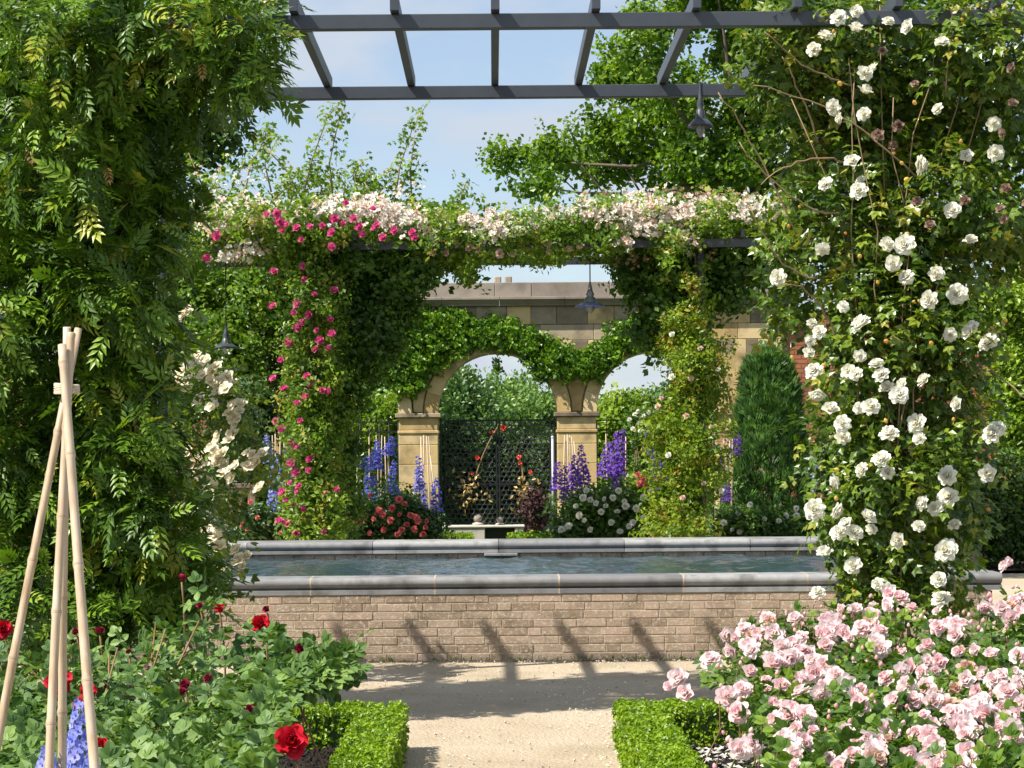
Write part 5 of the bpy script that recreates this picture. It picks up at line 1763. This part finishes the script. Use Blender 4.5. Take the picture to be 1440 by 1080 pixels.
for x, y, s, kd in ((411, 1042, .105, 'red'), (82, 960, .10, 'red'), (4, 885, .08, 'red'), (367, 878, .085, 'red'), (425, 912, .06, 'wine'), (255, 815, .055, 'wine'), (308, 854, .045, 'red'), (282, 853, .04, 'wine'), (262, 965, .055, 'wine'), (257, 975, .045, 'wine'), (295, 955, .05, 'wine'), (352, 997, .035, 'wine'), (140, 890, .055, 'wine'), (112, 991, .05, 'red'), (125, 972, .06, 'red'), (142, 1048, .05, 'red'), (108, 890, .045, 'wine'), (182, 918, .035, 'wine'), (375, 858, .04, 'wine'), (208, 940, .04, 'mauve')):
    d = drd(max(y, 850)) - .3
    if y > 1030:
        d = 6.15
    q = P(x, y, d)
    me = BL[kd][0]
    ax = (CAM - q).normalized() * 1.3 + Vector((-.1, 0, .15)) if kd == 'red' else face_axis(q, None, .3)
    place_flower('bloom', me, rd_, q, ax, s)
    MB().tube(bez(q + Vector((0, .01, -.012)), q + Vector((random.uniform(-.05, .05), .12, -.38)), (.01, 0, 0), 5), .0042, 5).put('stalk', M['redstem'], rd_)
cn = []
for i in range(26):
    x = random.uniform(-40, 400)
    e = P(x, top_rd(x) + random.uniform(-14, 60), drd(920) + random.uniform(-.3, .3))
    cn.append(bez((random.gauss(-1.5, .4), random.gauss(7.65, .45), .03), e, (0, 0, .04), 6, .012))
canes(rd_, cn, M['redstem'], .006)

# foreground delphiniums under the tripod, florets one by one
FLT = bloom([(5, .55, .5, 1.15, 1.5, .03, 0, .12), (3, .26, .22, .3, .6, .02, .03, .2)], 33, 3, 3)
FLM = [mesh_np('floret', FLT[0], FLT[1], np.full(len(FLT[0]), t), True, M['lightblue']) for t in (0., .3, .6)]
for (x, y0, L, n, lab) in ((112, 985, .42, 90, 'tall pale blue delphinium spike between the bamboo poles'), (66, 1052, .3, 60, 'shorter pale blue delphinium spike at the foot of the tripod'), (128, 1062, .28, 40, 'stubby pale lilac delphinium spike beside the bamboo pole')):
    top = P(x, y0, 5.0 if x == 112 else 4.8)
    t = thing('delphinium', lab, 'delphinium', (top.x, top.y, 0))
    MB().tube([(top.x, top.y, 0), (top.x, top.y, top.z - L), tuple(top)], [.007, .006, .003], 6).put('stem', M['stem'], t)
    for k in range(n):
        f = k / n
        th = k * 2.4
        rr = .030 * (1 - .8 * (1 - f) ** 3) + .004
        q = Vector((top.x + rr * math.cos(th), top.y + rr * math.sin(th), top.z - L * f))
        place_flower('floret', FLM[k % 3], t, q, (math.cos(th), math.sin(th), .25), .034 * (.55 + .45 * min(1, f * 4)))
    n2 = 30
    pp = np.column_stack([rng.normal(top.x, .1, n2), rng.normal(top.y, .1, n2), rng.uniform(.2, top.z - L, n2)])
    V, F, ti = scatter(T_SMALL, pp, leaf_frames(rng.normal(size=(n2, 3)), .3), rng.uniform(.7, 1.1, n2))
    put('leaves', mesh_np('leaves', V, F, ti, False, M['red_leaf']), t, None, None, 'stuff')

# ------------------------------------------------------------------ bamboo tripod
TDp = 4.65
tri = thing('bamboo_tripod', 'tall bamboo cane tripod tied near the top with raffia', 'plant support', (P(70, 900, TDp).x, TDp, 0))


def bamboo(p0, p1, r):
    p0, p1 = Vector(p0), Vector(p1)
    L = (p1 - p0).length
    pts, rad = [], []
    t = 0.0
    off = random.uniform(0, .2)
    nodes = []
    z = off
    while z < L:
        nodes.append(z)
        z += random.uniform(.2, .3)
    for zz in sorted([0, L] + [v for nd in nodes for v in (nd - .012, nd, nd + .012) if 0 < v < L]):
        k = zz / L
        rr = r * (1 - .25 * k)
        if any(abs(zz - nd) < 1e-6 for nd in nodes):
            rr *= 1.22
        pts.append(p0.lerp(p1, k) + Vector((math.sin(zz * 4) * .002, 0, 0)))
        rad.append(rr)
    pl_ = MB().tube(pts, rad, 10).put('bamboo_pole', M['bamboo'], tri)
    rg = MB()
    for nd in nodes:
        if .02 < nd < L - .02:
            k = nd / L
            q = p0.lerp(p1, k) + Vector((math.sin(nd * 4) * .002, 0, 0))
            ax = (p1 - p0).normalized() * .002
            rg.tube([q - ax, q + ax], r * (1 - .25 * k) * 1.2, 10, False)
    rg.put('node_ring', M['cane'], pl_, 'stuff')


def pole(tip, q1, d0, d1, r):
    """tip pixel and a lower pixel on the pole; runs down to the ground"""
    a, b = P(tip[0], tip[1], d0), P(q1[0], q1[1], d1)
    k = a.z / (a.z - b.z)
    g = a + (b - a) * k
    bamboo((g.x, g.y, 0), a, r)


pole((93, 460), (88, 1080), 4.68, 4.83, .0118)
pole((109, 462), (0, 1030), 4.65, 4.47, .0114)
pole((86, 485), (134, 1080), 4.575, 4.35, .0126)
pole((99, 468), (70, 1080), 4.6, 4.42, .0114)
tie = P(94, 547, 4.62)
tm = MB()
for k in range(6):
    tm.tube([tie + Vector((.026 * math.cos(t), .036 * math.sin(t), (k - 2.5) * .0035 + .002 * math.sin(t + k))) for t in np.linspace(0, 2 * PI, 15)], .0032, 5, False)
tm.put('raffia_tie', M['raffia'], tri)
